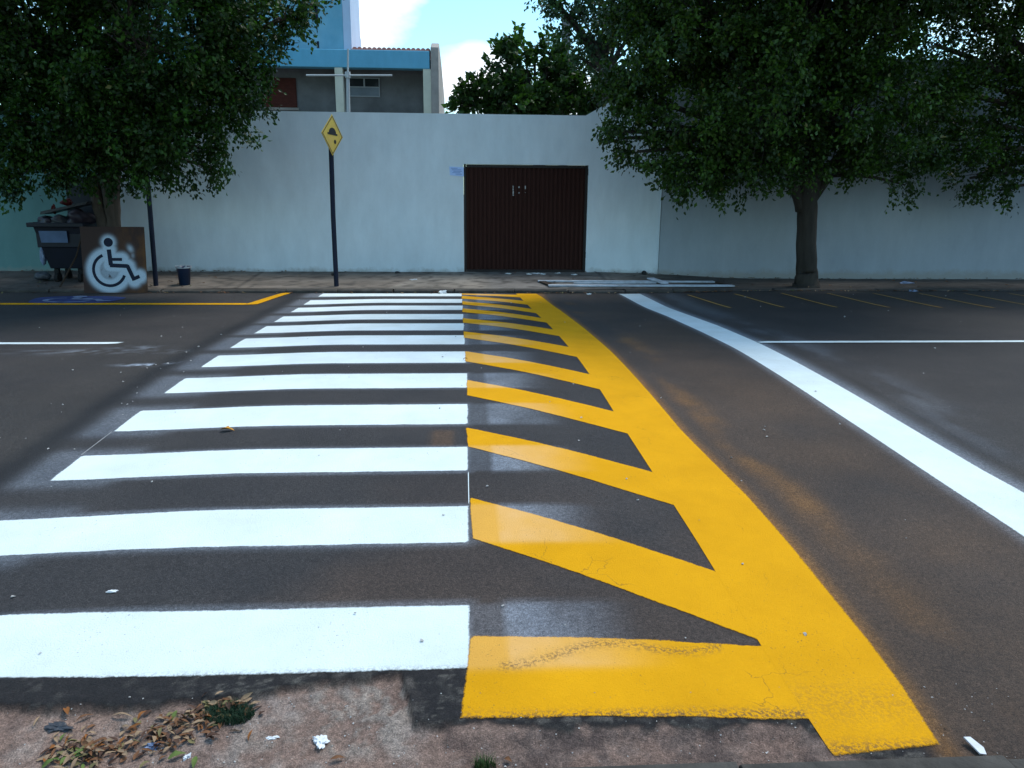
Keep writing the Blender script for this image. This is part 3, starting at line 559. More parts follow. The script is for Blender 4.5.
# ------------------------------------------------------------------ walls and gate
GX0, GX1, GZ = -.055, 2.305, 2.075
bm = bmesh.new(); TOP = 2.965
box(bm, -6.42, GX0, 15.0, 15.2, -.5, TOP); box(bm, GX0, GX1, 15.0, 15.2, GZ, TOP); box(bm, GX1, 3.735, 15.0, 15.2, -.5, TOP)
wall = obj('boundary_wall', bm, M['wall']); bmesh_ok = True
tag(wall, 'long pale blue-grey plastered wall pierced by the brown gate', 'wall')
bm = bmesh.new(); prism(bm, [(2.22, TOP), (3.735, TOP), (3.735, 3.80)], 'y', 15.0, 15.2); obj('sloping_shoulder', bm, M['wall'], wall)
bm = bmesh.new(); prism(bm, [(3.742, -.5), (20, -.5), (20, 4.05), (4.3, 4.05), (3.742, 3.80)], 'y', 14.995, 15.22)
w2 = obj('side_wall', bm, M['wall2']); tag(w2, 'tall wall behind the right-hand street tree, its colour darkened for tree shade', 'wall')
bm = bmesh.new(); tube(bm, [(3.715, 14.985, .03), (3.715, 14.985, 2.95)], .011, 8); obj('joint_strip', bm, M['wall'], wall)
bm = bmesh.new(); box(bm, -22, -6.43, 15.003, 15.19, -.5, 3.0)
w3 = obj('boundary_wall', bm, M['teal']); tag(w3, 'teal green painted wall at the far left behind the dumpster', 'wall')

gate = thing('metal_gate', 'dark brown ribbed metal gate set in the pale wall', 'gate', (1.125, 15.05, .05))
bm = bmesh.new(); W = GX1-GX0; n = 27; pts = []
for k in range(n):
    x0 = -W/2+.045+(W-.09)*k/n; p = (W-.09)/n
    pts += [(x0, 0), (x0+p*.55, 0), (x0+p*.62, .022), (x0+p*.93, .022)]
pts.append((W/2-.045, 0))
lo = [bm.verts.new((a, b, .05)) for a, b in pts]; hi = [bm.verts.new((a, b, GZ-.05-.05)) for a, b in pts]
for i in range(len(pts)-1): bm.faces.new((lo[i], lo[i+1], hi[i+1], hi[i]))
pan = obj('ribbed_panel', bm, M['gate'], gate)
bm = bmesh.new(); box(bm, -W/2+.004, -W/2+.05, -.022, .05, 0, GZ-.054); box(bm, W/2-.05, W/2-.004, -.022, .05, 0, GZ-.054)
box(bm, -W/2+.052, W/2-.052, -.020, .05, GZ-.11, GZ-.056); box(bm, -W/2+.052, W/2-.052, -.014, .05, 0, .06); obj('gate_frame', bm, M['gatef'], gate, bevel=.004)
for gx_, seg in ((-.24, ((1.60, 1.64), (1.55, 1.59), (1.49, 1.54), (1.455, 1.48))), (-.13, ((1.60, 1.63), (1.50, 1.52))), (-.01, ((1.58, 1.64), (1.51, 1.52)))):
    for a, b in seg:
        bm = bmesh.new(); box(bm, gx_-.010+random.uniform(-.004, .004), gx_+.010+random.uniform(-.004, .006), -.006, -.003, a, b); obj('chalk_stroke', bm, M['chalk'], gate)
for hz in (.35, 1.9):
    bm = bmesh.new(); tube(bm, [(W/2-.0, -.03, hz-.06), (W/2-.0, -.03, hz+.06)], .012, 8); obj('hinge', bm, M['gatef'], gate)

nt = thing('wall_notice', 'small pale blue notice sheet stuck beside the gate', 'notice', (-.185, 14.992, 1.94))
bm = bmesh.new(); prism(bm, [(-.135, .085), (.135, .075), (.135, -.09), (.05, -.085), (-.12, -.07)], 'y', -.003, .006); obj('sheet', bm, M['notice'], nt)
bm = bmesh.new()
for k, (a, b, z) in enumerate(((-.10, .02, .05), (-.09, .09, .022), (-.06, .10, -.004), (-.08, .07, -.03), (-.02, .10, -.055))): box(bm, a, b, -.0055, -.0035, z, z+.011)
obj('print_lines', bm, M['ink'], nt)

# ------------------------------------------------------------------ house behind the wall
hs = thing('house', 'blue house with grey recessed front rising behind the boundary wall', 'house', (-3.5, 22, -.5))
def hp(name, bm, mat, parent=hs, **k):
    o = obj(name, bm, mat, parent, **k)
    if parent is hs: o.matrix_parent_inverse = Matrix.Translation((3.5, -22, .5))
    return o
bm = bmesh.new(); box(bm, -9.5, -.95, 23.0, 23.2, -.5, 5.1); wl_ = hp('recessed_wall', bm, M['hgrey'])
bm = bmesh.new(); box(bm, -9.3, -.96, 22.0, 22.35, 4.72, 5.165); hp('blue_beam', bm, M['hblue'], bevel=.015)
bm = bmesh.new(); box(bm, -9.3, -.96, 22.36, 22.99, 4.78, 4.9); hp('porch_ceiling', bm, M['hgrey'])
for cx_ in (-3.36, -1.03, -5.95):
    bm = bmesh.new(); box(bm, cx_-.11, cx_+.10, 22.01, 22.24, -.5, 4.719); hp('column', bm, M['cream'], bevel=.01)
bm = bmesh.new(); prism(bm, [(21.98, -.5), (27.5, -.5), (27.5, 4.6), (24.3, 5.25), (22.6, 5.46), (21.98, 5.26)], 'x', -.93, -.72); hp('gable_wall', bm, M['gable'], bevel=.02)
bm = bmesh.new(); box(bm, -9.3, -3.26, 22.42, 24.5, 5.17, 8.6); tw = hp('roof_tower', bm, M['tower'])
bm = bmesh.new(); prism(bm, [(22.42, 5.172), (24.5, 5.172), (24.5, 5.80), (24.3, 5.9), (24.3, 7.2), (22.42, 8.6)], 'x', -3.255, -3.05); hp('tower_side_wall', bm, M['hblue2'])  # light from the right put into a paler side colour
bm = bmesh.new()
for (a, b, z0, z1) in ((-3.98, -3.90, 5.9, 7.6), (-4.03, -3.93, 6.2, 6.8), (-3.97, -3.91, 5.25, 5.42)): box(bm, a, b, 22.412, 22.418, z0, z1)
hp('damp_stain', bm, M['navy'])
rf = bmesh.new(); nx = 16
for k in range(nx):
    x0 = -3.0+k*(2.06/nx); r = 2.06/nx/2
    a = [(x0+r+r*math.cos(t), r*.9*math.sin(t)) for t in [math.pi*j/6 for j in range(7)]]
    for y0 in range(6):
        ya, yb = 22.15+y0*.42, 22.15+(y0+1)*.42+.03; za = 5.19+y0*.022; zb = za+.022
        f0 = [rf.verts.new((p[0], ya, za+.012+p[1])) for p in a]; f1 = [rf.verts.new((p[0], yb, zb+p[1])) for p in a]
        for j in range(6): rf.faces.new((f0[j], f0[j+1], f1[j+1], f1[j]))
        if y0 == 0: rf.faces.new(f0)
hp('tiled_roof', rf, M['tile'])
bm = bmesh.new(); box(bm, -3.04, -.97, 22.13, 22.5, 5.168, 5.205); hp('eaves_board', bm, M['tile'])
# window with frame and panes, and the shutter
wi = bmesh.new(); x0, x1, z0, z1 = -3.22, -2.42, 4.13, 4.58
for a in ((x0, x1, z0-.03, z0), (x0, x1, z1, z1+.025), (x0-.03, x0, z0-.03, z1+.025), (x1, x1+.025, z0-.03, z1+.025), ((x0+x1)/2-.02, (x0+x1)/2+.02, z0+.24, z1), (x0, x1, z0+.215, z0+.24)): box(wi, a[0], a[1], 22.965, 22.995, a[2], a[3])
wo = hp('window', wi, M['alu'])
for a in ((x0, (x0+x1)/2-.021, z0+.241, z1-.001), ((x0+x1)/2+.021, x1, z0+.241, z1-.001)):
    bm = bmesh.new(); box(bm, a[0], a[1], 22.98, 22.99, a[2], a[3]); hp('pane', bm, M['glass'], wo)
bm = bmesh.new(); box(bm, x0, x1, 22.98, 22.99, z0+.001, z0+.214); hp('pane', bm, M['reflect_pane'], wo)
bm = bmesh.new(); box(bm, -5.66, -4.69, 22.96, 22.995, 3.79, 4.56)
for k in range(9): box(bm, -5.64, -4.71, 22.945, 22.958, 3.82+k*.082, 3.87+k*.082)
sh = hp('shutter', bm, M['shutter'])
bm = bmesh.new(); box(bm, -5.7, -4.65, 22.94, 22.99, 3.72, 3.785); hp('sill', bm, M['gable'])

an = thing('antenna_mast', 'slender white mast with a long crossbar in front of the blue house', 'antenna', (-2.86, 20, -.5))
bm = bmesh.new(); tube(bm, [(0, 0, 0), (.0, 0, 3.9), (.02, 0, 4.72)], [.05, .045, .04], 8); tube(bm, [(.02, 0, 4.72), (.05, 0, 5.35)], .022, 8); obj('mast', bm, M['steel'], an)
bm = bmesh.new(); tube(bm, [(-.97, 0, 4.745), (1.08, 0, 4.775)], .022, 8); tube(bm, [(.02, -.0, 4.70), (.02, -.0, 4.84)], .065, 8); obj('crossbar', bm, M['steel'], an)

# ------------------------------------------------------------------ street furniture
sp = thing('road_sign', 'yellow diamond speed hump warning sign on a thin navy post', 'sign', (-2.25, 13.45, -.03))
bm = bmesh.new(); tube(bm, [(0, 0, -.1), (.0, 0, 1.2), (.02, .0, 2.45)], .040, 12); obj('post', bm, M['navy'], sp, smooth=False)
bm = bmesh.new(); tube(bm, [(-.065, -.03, .21), (-.02, -.0, .21)], .025, 8); obj('bolt', bm, M['black'], sp)
plate = obj('sign_plate', (lambda b: (prism(b, [(-.325, 0), (0, -.325), (.325, 0), (0, .325)], 'y', -.004, .004), b)[1])(bmesh.new()), M['sign_y'], sp)
plate.matrix_local = Matrix.Translation((.055, -.050, 2.49)) @ Matrix.Rotation(R(68), 4, 'Z') @ Matrix.Rotation(R(3), 4, 'Y')
bm = bmesh.new()
for s in range(4):
    c4 = [(-.305, 0), (0, -.305), (.305, 0), (0, .305)]; i4 = [(-.285, 0), (0, -.285), (.285, 0), (0, .285)]; q = (s+1) % 4
    V = [bm.verts.new((p[0], -.0062, p[1])) for p in (c4[s], c4[q], i4[q], i4[s])]; bm.faces.new(V)
obj('sign_border', bm, M['black'], plate)
bm = bmesh.new(); hum = [(-.15, .0), (.15, .0), (.15, .03)]+[(.11*math.cos(t), .03+.085*math.sin(t)) for t in [math.pi*k/14 for k in range(15)]]+[(-.15, .03)]
prism(bm, hum, 'y', -.0070, -.0045); obj('hump_emblem', bm, M['black'], plate)
bm = bmesh.new(); disc(bm, .075, -.10, .035, -.0070, -.0045, 10); obj('lower_mark', bm, M['black'], plate)

lp = thing('road_sign', 'dark post with a pale sign plate half hidden in the left tree', 'sign', (-5.29, 13.45, -.03))
bm = bmesh.new(); tube(bm, [(0, 0, -.1), (.03, 0, 1.2), (.06, 0, 2.9)], .040, 12); obj('post', bm, M['navy'], lp)
bm = bmesh.new(); box(bm, -.17, .20, -.056, -.050, 2.12, 2.68); q = obj('sign_plate', bm, M['sign_w'], lp)
bm = bmesh.new(); disc(bm, .015, 2.35, .155, -.060, -.0565, 24); obj('round_emblem', bm, M['black'], q)

# overfull dumpster
ds = thing('dumpster', 'overfull dark blue plastic dumpster with a pale label by the left tree', 'dumpster', (-6.90, 14.05, -.03))
ds.scale = (.90, 1, 1.04)
bm = bmesh.new()
b0 = [(-.30, -.26, .25), (.30, -.26, .25), (.30, .26, .25), (-.30, .26, .25)]; b1 = [(-.46, -.38, .98), (.46, -.38, .98), (.46, .38, .98), (-.46, .38, .98)]
A = [bm.verts.new(p) for p in b0]; B = [bm.verts.new(p) for p in b1]; I = [bm.verts.new((p[0]*.93, p[1]*.93, .975)) for p in b1]; J = [bm.verts.new((p[0]*.93, p[1]*.93, .6)) for p in b1]
bm.faces.new(A[::-1])
for k in range(4):
    q = (k+1) % 4; bm.faces.new((A[k], A[q], B[q], B[k])); bm.faces.new((B[k], B[q], I[q], I[k])); bm.faces.new((I[k], I[q], J[q], J[k]))
bm.faces.new(J); body = obj('body', bm, M['binm'], ds, bevel=.012)
bm = bmesh.new(); box(bm, -.53, .50, -.44, -.385, .93, 1.0); box(bm, -.53, -.465, -.384, .40, .93, 1.0); box(bm, .465, .50, -.384, .40, .93, 1.0); obj('rim', bm, M['binm'], ds, bevel=.012)
bm = bmesh.new(); prism(bm, [(.40, 1.0), (.43, 1.0), (.52, 1.72), (.49, 1.73)], 'x', -.22, .50); obj('lid', bm, M['binm'], ds, bevel=.01)
bm = bmesh.new(); V = [bm.verts.new(p) for p in ((-.33, -.369, .68), (.16, -.369, .68), (.17, -.3975, .87), (-.34, -.3975, .87))]; bm.faces.new(V)
lab = obj('label', bm, M['binlab'], ds); lab.location.y = -.010
for xx in (-.22, .22):
    for yy in (-.18, .18):
        bm = bmesh.new(); tube(bm, [(xx-.03, yy, .09), (xx+.03, yy, .09)], .09, 14); w_ = obj('wheel', bm, M['rubber'], ds)
        bm = bmesh.new(); box(bm, xx-.04, xx+.04, yy-.03, yy+.03, .15, .255); obj('wheel_bracket', bm, M['rubber'], ds)
def blob(name, mat, loc, s, seed, label=None, cat=None, parent=None, group=None, crumple=.30):
    rr = random.Random(seed); bm = bmesh.new(); bmesh.ops.create_icosphere(bm, subdivisions=3, radius=1)
    off = [rr.uniform(0, 6) for _ in range(6)]
    for v in bm.verts:
        c = v.co; k = 1+crumple*(math.sin(c.x*3.1+off[0])*math.sin(c.y*2.7+off[1])+.6*math.sin(c.z*5+off[2]+c.x*4)*math.sin(c.y*6+off[3])+rr.uniform(-.15, .15))
        v.co = Vector((c.x*s[0]*k, c.y*s[1]*k, c.z*s[2]*k))
    o = obj(name, bm, mat, parent, True); o.location = loc
    if label: tag(o, label, cat, group)
    return o
blob('trash_bag', M['bagd'], (-7.10, 13.9, 1.02), (.17, .22, .09), 1, 'dark purple rubbish bag at the left of the heap on the dumpster', 'rubbish bag')
blob('trash_bag', M['bagp'], (-6.88, 13.85, 1.02), (.17, .22, .10), 2, 'pale grey rubbish bag in the middle of the dumpster heap', 'rubbish bag')
blob('trash_bag', M['bagd'], (-6.63, 13.9, 1.06), (.20, .25, .15), 3, 'mauve rubbish bag at the right of the dumpster heap beside the trunk', 'rubbish bag')
bm = bmesh.new(); prism(bm, [(-.40, -.03), (.38, .15), (.40, .19), (-.38, .02)], 'y', -.2, .25); o = obj('cardboard_sheet', bm, M['bagp']); o.location = (-6.80, 13.95, 1.17)
tag(o, 'long pale sheet lying aslant on top of the dumpster rubbish', 'cardboard')
blob('plastic_bottle', M['red'], (-7.06, 13.95, 1.22), (.035, .05, .07), 4, 'red bottle standing in the rubbish left of the pale sheet', 'bottle')
blob('plastic_bottle', M['red'], (-6.86, 14.0, 1.34), (.10, .06, .05), 5, 'red container lying above the pale sheet on the dumpster', 'bottle')
blob('plastic_bag', M['tarp'], (-7.37, 14.0, .42), (.055, .06, .13), 6, 'small blue and white plastic bag hanging at the dumpster left side', 'plastic bag')
blob('cardboard_box', M['bagp'], (-7.36, 13.9, .09), (.12, .12, .08), 8, 'crumpled grey carton on the pavement by the dumpster wheels', 'carton', crumple=.18)
bm = bmesh.new(); tube(bm, [(-6.80, 13.30, -.03), (-6.62, 13.60, .45), (-6.50, 13.68, .85)], .014, 8); tag(obj('broom_stick', bm, M['wood']), 'thin wooden stick leaning between the dumpster and the brown board', 'stick')

# stencil board leaning against the tree
bd = thing('stencil_board', 'rusty brown board with a wheelchair stencil and white spray halo', 'board', (-5.73, 12.93, -.075))
bd.rotation_euler = (R(-7), 0, R(1.0))
BW, BH, S = 1.00, 1.06, .63
segs = []
SCX, SCZ = -.07, .43
def bpt(u, v): return (SCX+u*.62, SCZ+v*.635)
for pts, w in sym_quads(0): segs += [(bpt(*pts[i]), bpt(*pts[i+1])) for i in range(len(pts)-1)]
segs.append((bpt(0, .60), bpt(0, .601)))
def board_col(X, Z):
    c = np.zeros(X.shape+(3,))+np.array((.050, .028, .022)); n = fbm(X*5, Z*2, 5, 21.); n2 = fbm(X*14, Z*14, 4, 5.)
    c = lerp3(c, (.13, .055, .020), sst(.4, .75, n)*sst(-.1, .45, X)*.9)
    d = np.full(X.shape, 9.)
    for (ax, az), (bx_, bz) in segs:
        L2 = (bx_-ax)**2+(bz-az)**2+1e-9; t = np.clip(((X-ax)*(bx_-ax)+(Z-az)*(bz-az))/L2, 0, 1); d = np.minimum(d, np.hypot(X-ax-t*(bx_-ax), Z-az-t*(bz-az)))
    ins = np.exp(-(np.hypot(X-SCX, (Z-SCZ+.06))/.22)**4)*.75*sst(.3, .5, n2+.1)
    h = np.maximum(np.clip(1.25*np.exp(-(d/.118)**4), 0, 1), ins*.9)
    h = np.maximum(h, .8*np.exp(-((X-.27+.25*(Z-.70))/.045)**2-((Z-.71)/.06)**2)); h = np.maximum(h, .45*np.exp(-((X-.30)/.03)**2-((Z-.60)/.05)**2))
    return lerp3(c, (.48, .56, .63), np.clip(h, 0, 1)*.95)
me_ = grid_mesh('panel', np.linspace(-BW/2, BW/2, 150), np.linspace(0, BH, 150), lambda X, Y: np.zeros_like(X), board_col, M['board'], bd)
me_.rotation_euler = (R(90), 0, 0); me_.location = (0, -.008, 0)
bm = bmesh.new(); box(bm, -BW/2, BW/2, -.006, .012, 0, BH); obj('backing', bm, M['wood'], bd)
bm = bmesh.new(); 
for q, (pts, w) in enumerate(sym_quads(0)): stroke(bm, pts, w, lambda u, v, q=q: (bpt(u, v)[0], -.0095-.0005*q, bpt(u, v)[1]))
hc = bpt(0, .60); hv = [bm.verts.new((hc[0]+.072*math.cos(2*math.pi*k/24), -.0135, hc[1]+.072*math.sin(2*math.pi*k/24))) for k in range(24)]; bm.faces.new(hv)
obj('wheelchair_stencil', bm, M['navy'], bd)

bk = thing('paint_bucket', 'small blue plastic bucket with a ragged rim near the kerb', 'bucket', (-4.84, 13.55, -.03))
bm = bmesh.new(); n = 20; prof_ = [(.085, 0), (.115, .30), (.125, .305), (.125, .325), (.105, .325), (.078, .02)]
rg = [[bm.verts.new((r*math.cos(2*math.pi*k/n), r*math.sin(2*math.pi*k/n), z)) for k in range(n)] for r, z in prof_]
for i in range(len(rg)-1):
    for k in range(n): bm.faces.new((rg[i][k], rg[i][(k+1) % n], rg[i+1][(k+1) % n], rg[i+1][k]))
bm.faces.new(rg[0][::-1]); bm.faces.new(rg[-1]); obj('pail', bm, M['bucket'], bk, True)
bm = bmesh.new(); tube(bm, [(.13*math.cos(t), .02+.0*t, .30+.05*math.sin(t)) for t in [math.pi*k/10 for k in range(11)]], .004, 6); obj('wire_handle', bm, M['steel'], bk)
bm = bmesh.new(); lo_ = [bm.verts.new((.127*math.cos(2*math.pi*k/36), .127*math.sin(2*math.pi*k/36), .300)) for k in range(36)]
hi_ = [bm.verts.new((.130*math.cos(2*math.pi*k/36), .130*math.sin(2*math.pi*k/36), .312+random.random()*.035)) for k in range(36)]
for k in range(36): bm.faces.new((lo_[k], lo_[(k+1) % 36], hi_[(k+1) % 36], hi_[k]))
obj('paint_crust', bm, M['sign_w'], bk)

# long white stencil frame on the far pavement
fr = thing('plank_stencil', 'long narrow white painted plank stencil lying on the pavement by the gate', 'stencil', (0, 0, 0))
def fz(x, y): return side_z(x, y)+.012
def plank(name, a, b, w, mat, h=.022, lift=0):
    a = Vector((a[0], a[1], fz(*a)+lift)); b = Vector((b[0], b[1], fz(*b)+lift)); d = (b-a).normalized(); s = d.cross(Vector((0, 0, 1))).normalized()*w/2; u = Vector((0, 0, h))
    bm = bmesh.new(); V = [bm.verts.new(p) for p in (a-s, b-s, b+s, a+s, a-s+u, b-s+u, b+s+u, a+s+u)]
    for f in ((0,3,2,1),(4,5,6,7),(0,1,5,4),(1,2,6,5),(2,3,7,6),(3,0,4,7)): bm.faces.new([V[i] for i in f])
    return obj(name, bm, mat, fr)
plank('rail', (1.42, 13.42), (4.75, 13.52), .15, M['plank']); plank('rail', (1.28, 13.88), (4.55, 14.02), .12, M['plank'])
plank('rail', (1.9, 13.66), (3.4, 13.74), .06, M['plank'])
plank('crossbar', (1.35, 13.83), (1.47, 13.49), .12, M['wood'], .018); plank('crossbar', (3.38, 14.10), (3.52, 13.56), .14, M['plank'], .02, .024); plank('crossbar', (4.6, 13.98), (4.72, 13.6), .10, M['wood'], .018)
blob('ball', M['black'], (3.44, 14.88, .06), (.055, .055, .055), 9, 'small black ball on the pavement at the foot of the wall', 'ball', crumple=.03)
blob('stone', M['black'], (-1.32, 14.85, .06), (.05, .04, .03), 10, 'small dark stone at the foot of the wall left of the gate', 'stone')

up_ = thing('utility_pole', 'slim grey concrete pole seen through the leaves beyond the wall', 'pole', (2.9, 24, -.5))
bm = bmesh.new(); tube(bm, [(0, 0, 0), (0, 0, 7.05)], [.16, .12], 10); obj('shaft', bm, M['polec'], up_)
# ------------------------------------------------------------------ trees
def leaves(P, D, size, rng, name, mat, parent, aspect=.62, fold=.25, grp=0):
    """P positions (n,3), D tip directions (n,3): one folded leaf per position"""
    n = len(P); D = D/np.linalg.norm(D, axis=1, keepdims=True)
    rnd = rng.normal(size=(n, 3)); S = np.cross(D, rnd); S /= np.linalg.norm(S, axis=1, keepdims=True)+1e-9
    N = np.cross(S, D); sz = size*rng.uniform(.65, 1.25, (n, 1)); w = sz*aspect/2
    base = P; tip = P+D*sz; mid = P+D*sz*.45
    l = mid-S*w+N*sz*fold*.5; r = mid+S*w+N*sz*fold*.5
    co = np.stack([base, r, tip, l], 1).reshape(-1, 3)
    idx = np.arange(n)[:, None]*4
    F = np.stack([idx+0, idx+1, idx+2, idx+0, idx+2, idx+3], 1).reshape(-1)
    me = bpy.data.meshes.new(name); me.vertices.add(4*n); me.vertices.foreach_set('co', co.ravel().astype(np.float32))
    me.loops.add(len(F)); me.loops.foreach_set('vertex_index', F.astype(np.int32))
    me.polygons.add(2*n); me.polygons.foreach_set('loop_start', np.arange(0, 6*n, 3, dtype=np.int32)); me.update(calc_edges=True)
    a = me.attributes.new('Rnd', 'FLOAT', 'FACE'); per_ = rng.random(n)*.5+np.repeat(rng.random(n//grp+1), grp)[:n]*.5 if grp else rng.random(n)
    per_ = np.where(rng.random(n) > .994, 1., per_*.97); a.data.foreach_set('value', np.repeat(per_, 2).astype(np.float32))
    return link_mesh(name, me, mat, parent)
def bez(a, b, c, n): return [a*(1-t)**2+b*2*t*(1-t)+c*t*t for t in [k/(n-1) for k in range(n)]]
def tree(name, label, blobs, trunk_pts, trunk_r, leafm, barkm, seed, size=.076, per=50, dens=40, spray=.24, sub=0., extra_trunks=(), twigs=3, droop=.5, group=None, thin=None):
    rng = np.random.default_rng(seed); rr = random.Random(seed)
    base = Vector(trunk_pts[0]); root = thing(name, label, 'tree', base, 0, group)
    inv = Matrix.Translation(-base)
    bm = bmesh.new()
    def trunk_poly(pts, rad):
        P = [Vector(p) for p in pts]; out_, rad_ = [], []
        for i in range(len(P)-1):
            for s in range(5): out_.append(P[i].lerp(P[i+1], s/5)+Vector((rr.uniform(-.012, .012), rr.uniform(-.012, .012), 0))); rad_.append(rad[i]+(rad[i+1]-rad[i])*s/5)
        out_.append(P[-1]); rad_.append(rad[-1]); tube(bm, out_, rad_, 22, wob=.05)
    trunk_poly(trunk_pts, trunk_r)
    for tp, tr_ in extra_trunks: trunk_poly(tp, tr_)
    o = obj('trunk', bm, barkm, root, True); o.matrix_parent_inverse = inv
    bm = bmesh.new(); top = Vector(trunk_pts[-1]); P, D = [], []
    for bi, (x, y, z, r) in enumerate(blobs):
        c = Vector((x, y, z)); st = top+Vector((rr.uniform(-.06, .06), rr.uniform(-.06, .06), rr.uniform(-.15, .0)))
        mid = st.lerp(c, .45)+Vector((0, 0, .25*(c-st).length*.5)); pts = bez(st, mid, c, 9); L = (c-st).length
        r0 = min(trunk_r[-1]*.55, .03+.018*L); tube(bm, pts, [r0*(1-.75*k/8) for k in range(9)], 7)
        dn = thin.get(bi, 1.) if thin else 1.
        nc = max(4, int(dens*r*r*math.pi*dn))
        subs = []
        if sub and r > sub*1.2:
            for _ in range(max(5, int(4.2*(r/sub)**2))):
                v = rng.normal(size=3); v /= np.linalg.norm(v); subs.append((v*(r-sub*.55)*rng.uniform(.72, 1.0), sub*rng.uniform(.65, 1.2)))
        for k in range(nc):
            v = rng.normal(size=3); v /= np.linalg.norm(v); q = r*rng.uniform(.25, 1.03)**.55*(1 if rng.random() < .9 else 1.12)
            cc = np.array((x, y, z))+v*q*np.array((1, .95, .88))
            if subs:
                sc_, sr = subs[rng.integers(len(subs))]; v2 = rng.normal(size=3); v2[2] = abs(v2[2])*.9-.15; v2 /= np.linalg.norm(v2)
                cc = np.array((x, y, z))+sc_+v2*sr*rng.uniform(.65, 1.); v = v2
            if k % twigs == 0:
                e = Vector(cc); s = c.lerp(Vector(pts[6]), rr.random()); tube(bm, bez(s, s.lerp(e, .5)+Vector((0, 0, .08)), e, 4), [.012, .009, .006, .003], 4, cap=False)
            ax = v*.6+rng.normal(size=3)*.35; ax[2] -= droop*rng.uniform(.2, 1.4); ax /= np.linalg.norm(ax)
            t = rng.uniform(-.5, 1., per)[:, None]*spray; wv = rng.normal(size=(per, 3))*spray*.27
            p = cc+ax*t+wv; P.append(p); D.append(ax*.7+rng.normal(size=(per, 3))*.55+np.array((0, 0, -.45*droop)))
    o = obj('branches', bm, barkm, root, True); o.matrix_parent_inverse = inv
    P = np.concatenate(P); D = np.concatenate(D)
    keep = ~((P[:, 1] > 14.93) & (P[:, 1] < 15.3) & (P[:, 2] < 4.1)) & (P[:, 2] > 1.0)
    o = leaves(P[keep], D[keep], size, rng, 'crown', leafm, root, grp=per); o.matrix_parent_inverse = inv
    return root
CR = CROWNS
tree('street_tree', 'dense dark street tree on the right with one straight trunk', CR['RIGHT'], [(6.12, 13.62, -.08), (6.12, 13.62, .05), (6.10, 13.62, .3), (6.03, 13.6, 1.0), (5.97, 13.6, 1.45), (5.95, 13.55, 1.9)], [.25, .205, .18, .165, .17, .19], M['leafR'], M['bark'], 11, group='street trees along the far pavement', sub=.36,
     extra_trunks=[([(5.9, 13.6, 1.3), (5.6, 13.5, 1.9), (5.2, 13.3, 2.6)], [.10, .10, .08]), ([(6.02, 13.6, 1.35), (6.3, 13.55, 1.9), (6.8, 13.3, 2.6)], [.07, .08, .07])])
tree('street_tree', 'dark spreading street tree at the left beside the dumpster', CR['LEFT'], [(-6.16, 14.0, -.05), (-6.16, 14.0, .1), (-6.15, 14.0, .5), (-6.10, 13.95, 1.2), (-6.08, 13.9, 2.0)], [.20, .16, .12, .105, .12], M['leafL'], M['bark2'], 12, group='street trees along the far pavement', sub=.36,
     extra_trunks=[([(-6.22, 14.0, .2), (-6.27, 13.98, .9), (-6.33, 13.9, 1.8)], [.11, .10, .09]), ([(-6.08, 13.97, .8), (-6.0, 13.95, 1.5), (-5.80, 13.8, 2.2)], [.08, .08, .07])])
tree('street_tree', 'street tree leaning in from beyond the right edge', CR['FARRIGHT'], [(12.4, 13.8, -.1), (12.4, 13.8, .5), (12.3, 13.7, 1.9)], [.3, .24, .26], M['leafR'], M['bark'], 13, group='street trees along the far pavement', sub=.36, dens=34,
     extra_trunks=[([(12.3, 13.7, 1.8), (11.2, 13.7, 2.35), (10.2, 13.8, 2.25), (9.2, 13.9, 1.95)], [.12, .07, .045, .02])])
tree('almond_tree', 'broad-leaved layered tree rising just behind the wall above the gate', CR['BEHIND'], [(1.9, 20, -.5), (1.9, 20, 1.5), (1.7, 20, 3.3)], [.2, .16, .14], M['leafB'], M['bark'], 14, size=.16, per=30, dens=22, spray=.20, droop=.0)
tree('garden_tree', 'tall loose bluish tree behind the wall overlapping the right street tree', CR['TALL'], [(3.2, 17.7, -.5), (3.2, 17.7, 2), (3.0, 17.6, 4.2)], [.16, .13, .10], M['leafT'], M['bark'], 15, size=.11, per=26, dens=34, spray=.26, droop=.3)
# a bare shoot sticking out of the almond tree
# ------------------------------------------------------------------ litter and small plants
def leafmesh(l, w, curl, rr):
    bm = bmesh.new(); n = 7; rows = []
    for i in range(n):
        t = i/(n-1); ww = w*math.sin(math.pi*min(.97, max(.03, t**.85)))/1.0; z = curl*l*math.sin(math.pi*t)*.5+.002
        rows.append([bm.verts.new((t*l-l/2, s*ww/2, z+abs(s)*ww*.35*rr.uniform(.5, 1.2)+rr.uniform(0, .001))) for s in (-1, 0, 1)])
    for i in range(n-1):
        for j in range(2): bm.faces.new((rows[i][j], rows[i][j+1], rows[i+1][j+1], rows[i+1][j]))
    return bm
LM = [mat_basic('dry_leaf_%s' % a, c, .75, .35, 40, .2, 90) for a, c in (('brown', (.17, .075, .032)), ('tan', (.30, .20, .12)), ('dark', (.075, .036, .022)), ('orange', (.25, .09, .02)), ('green', (.11, .16, .035)), ('olive', (.17, .145, .06)), ('golden', (.60, .27, .03)))]
def gsurf(x, y): return float(gut_z(np.array([x]), np.array([y]))[0])
rr = random.Random(5)
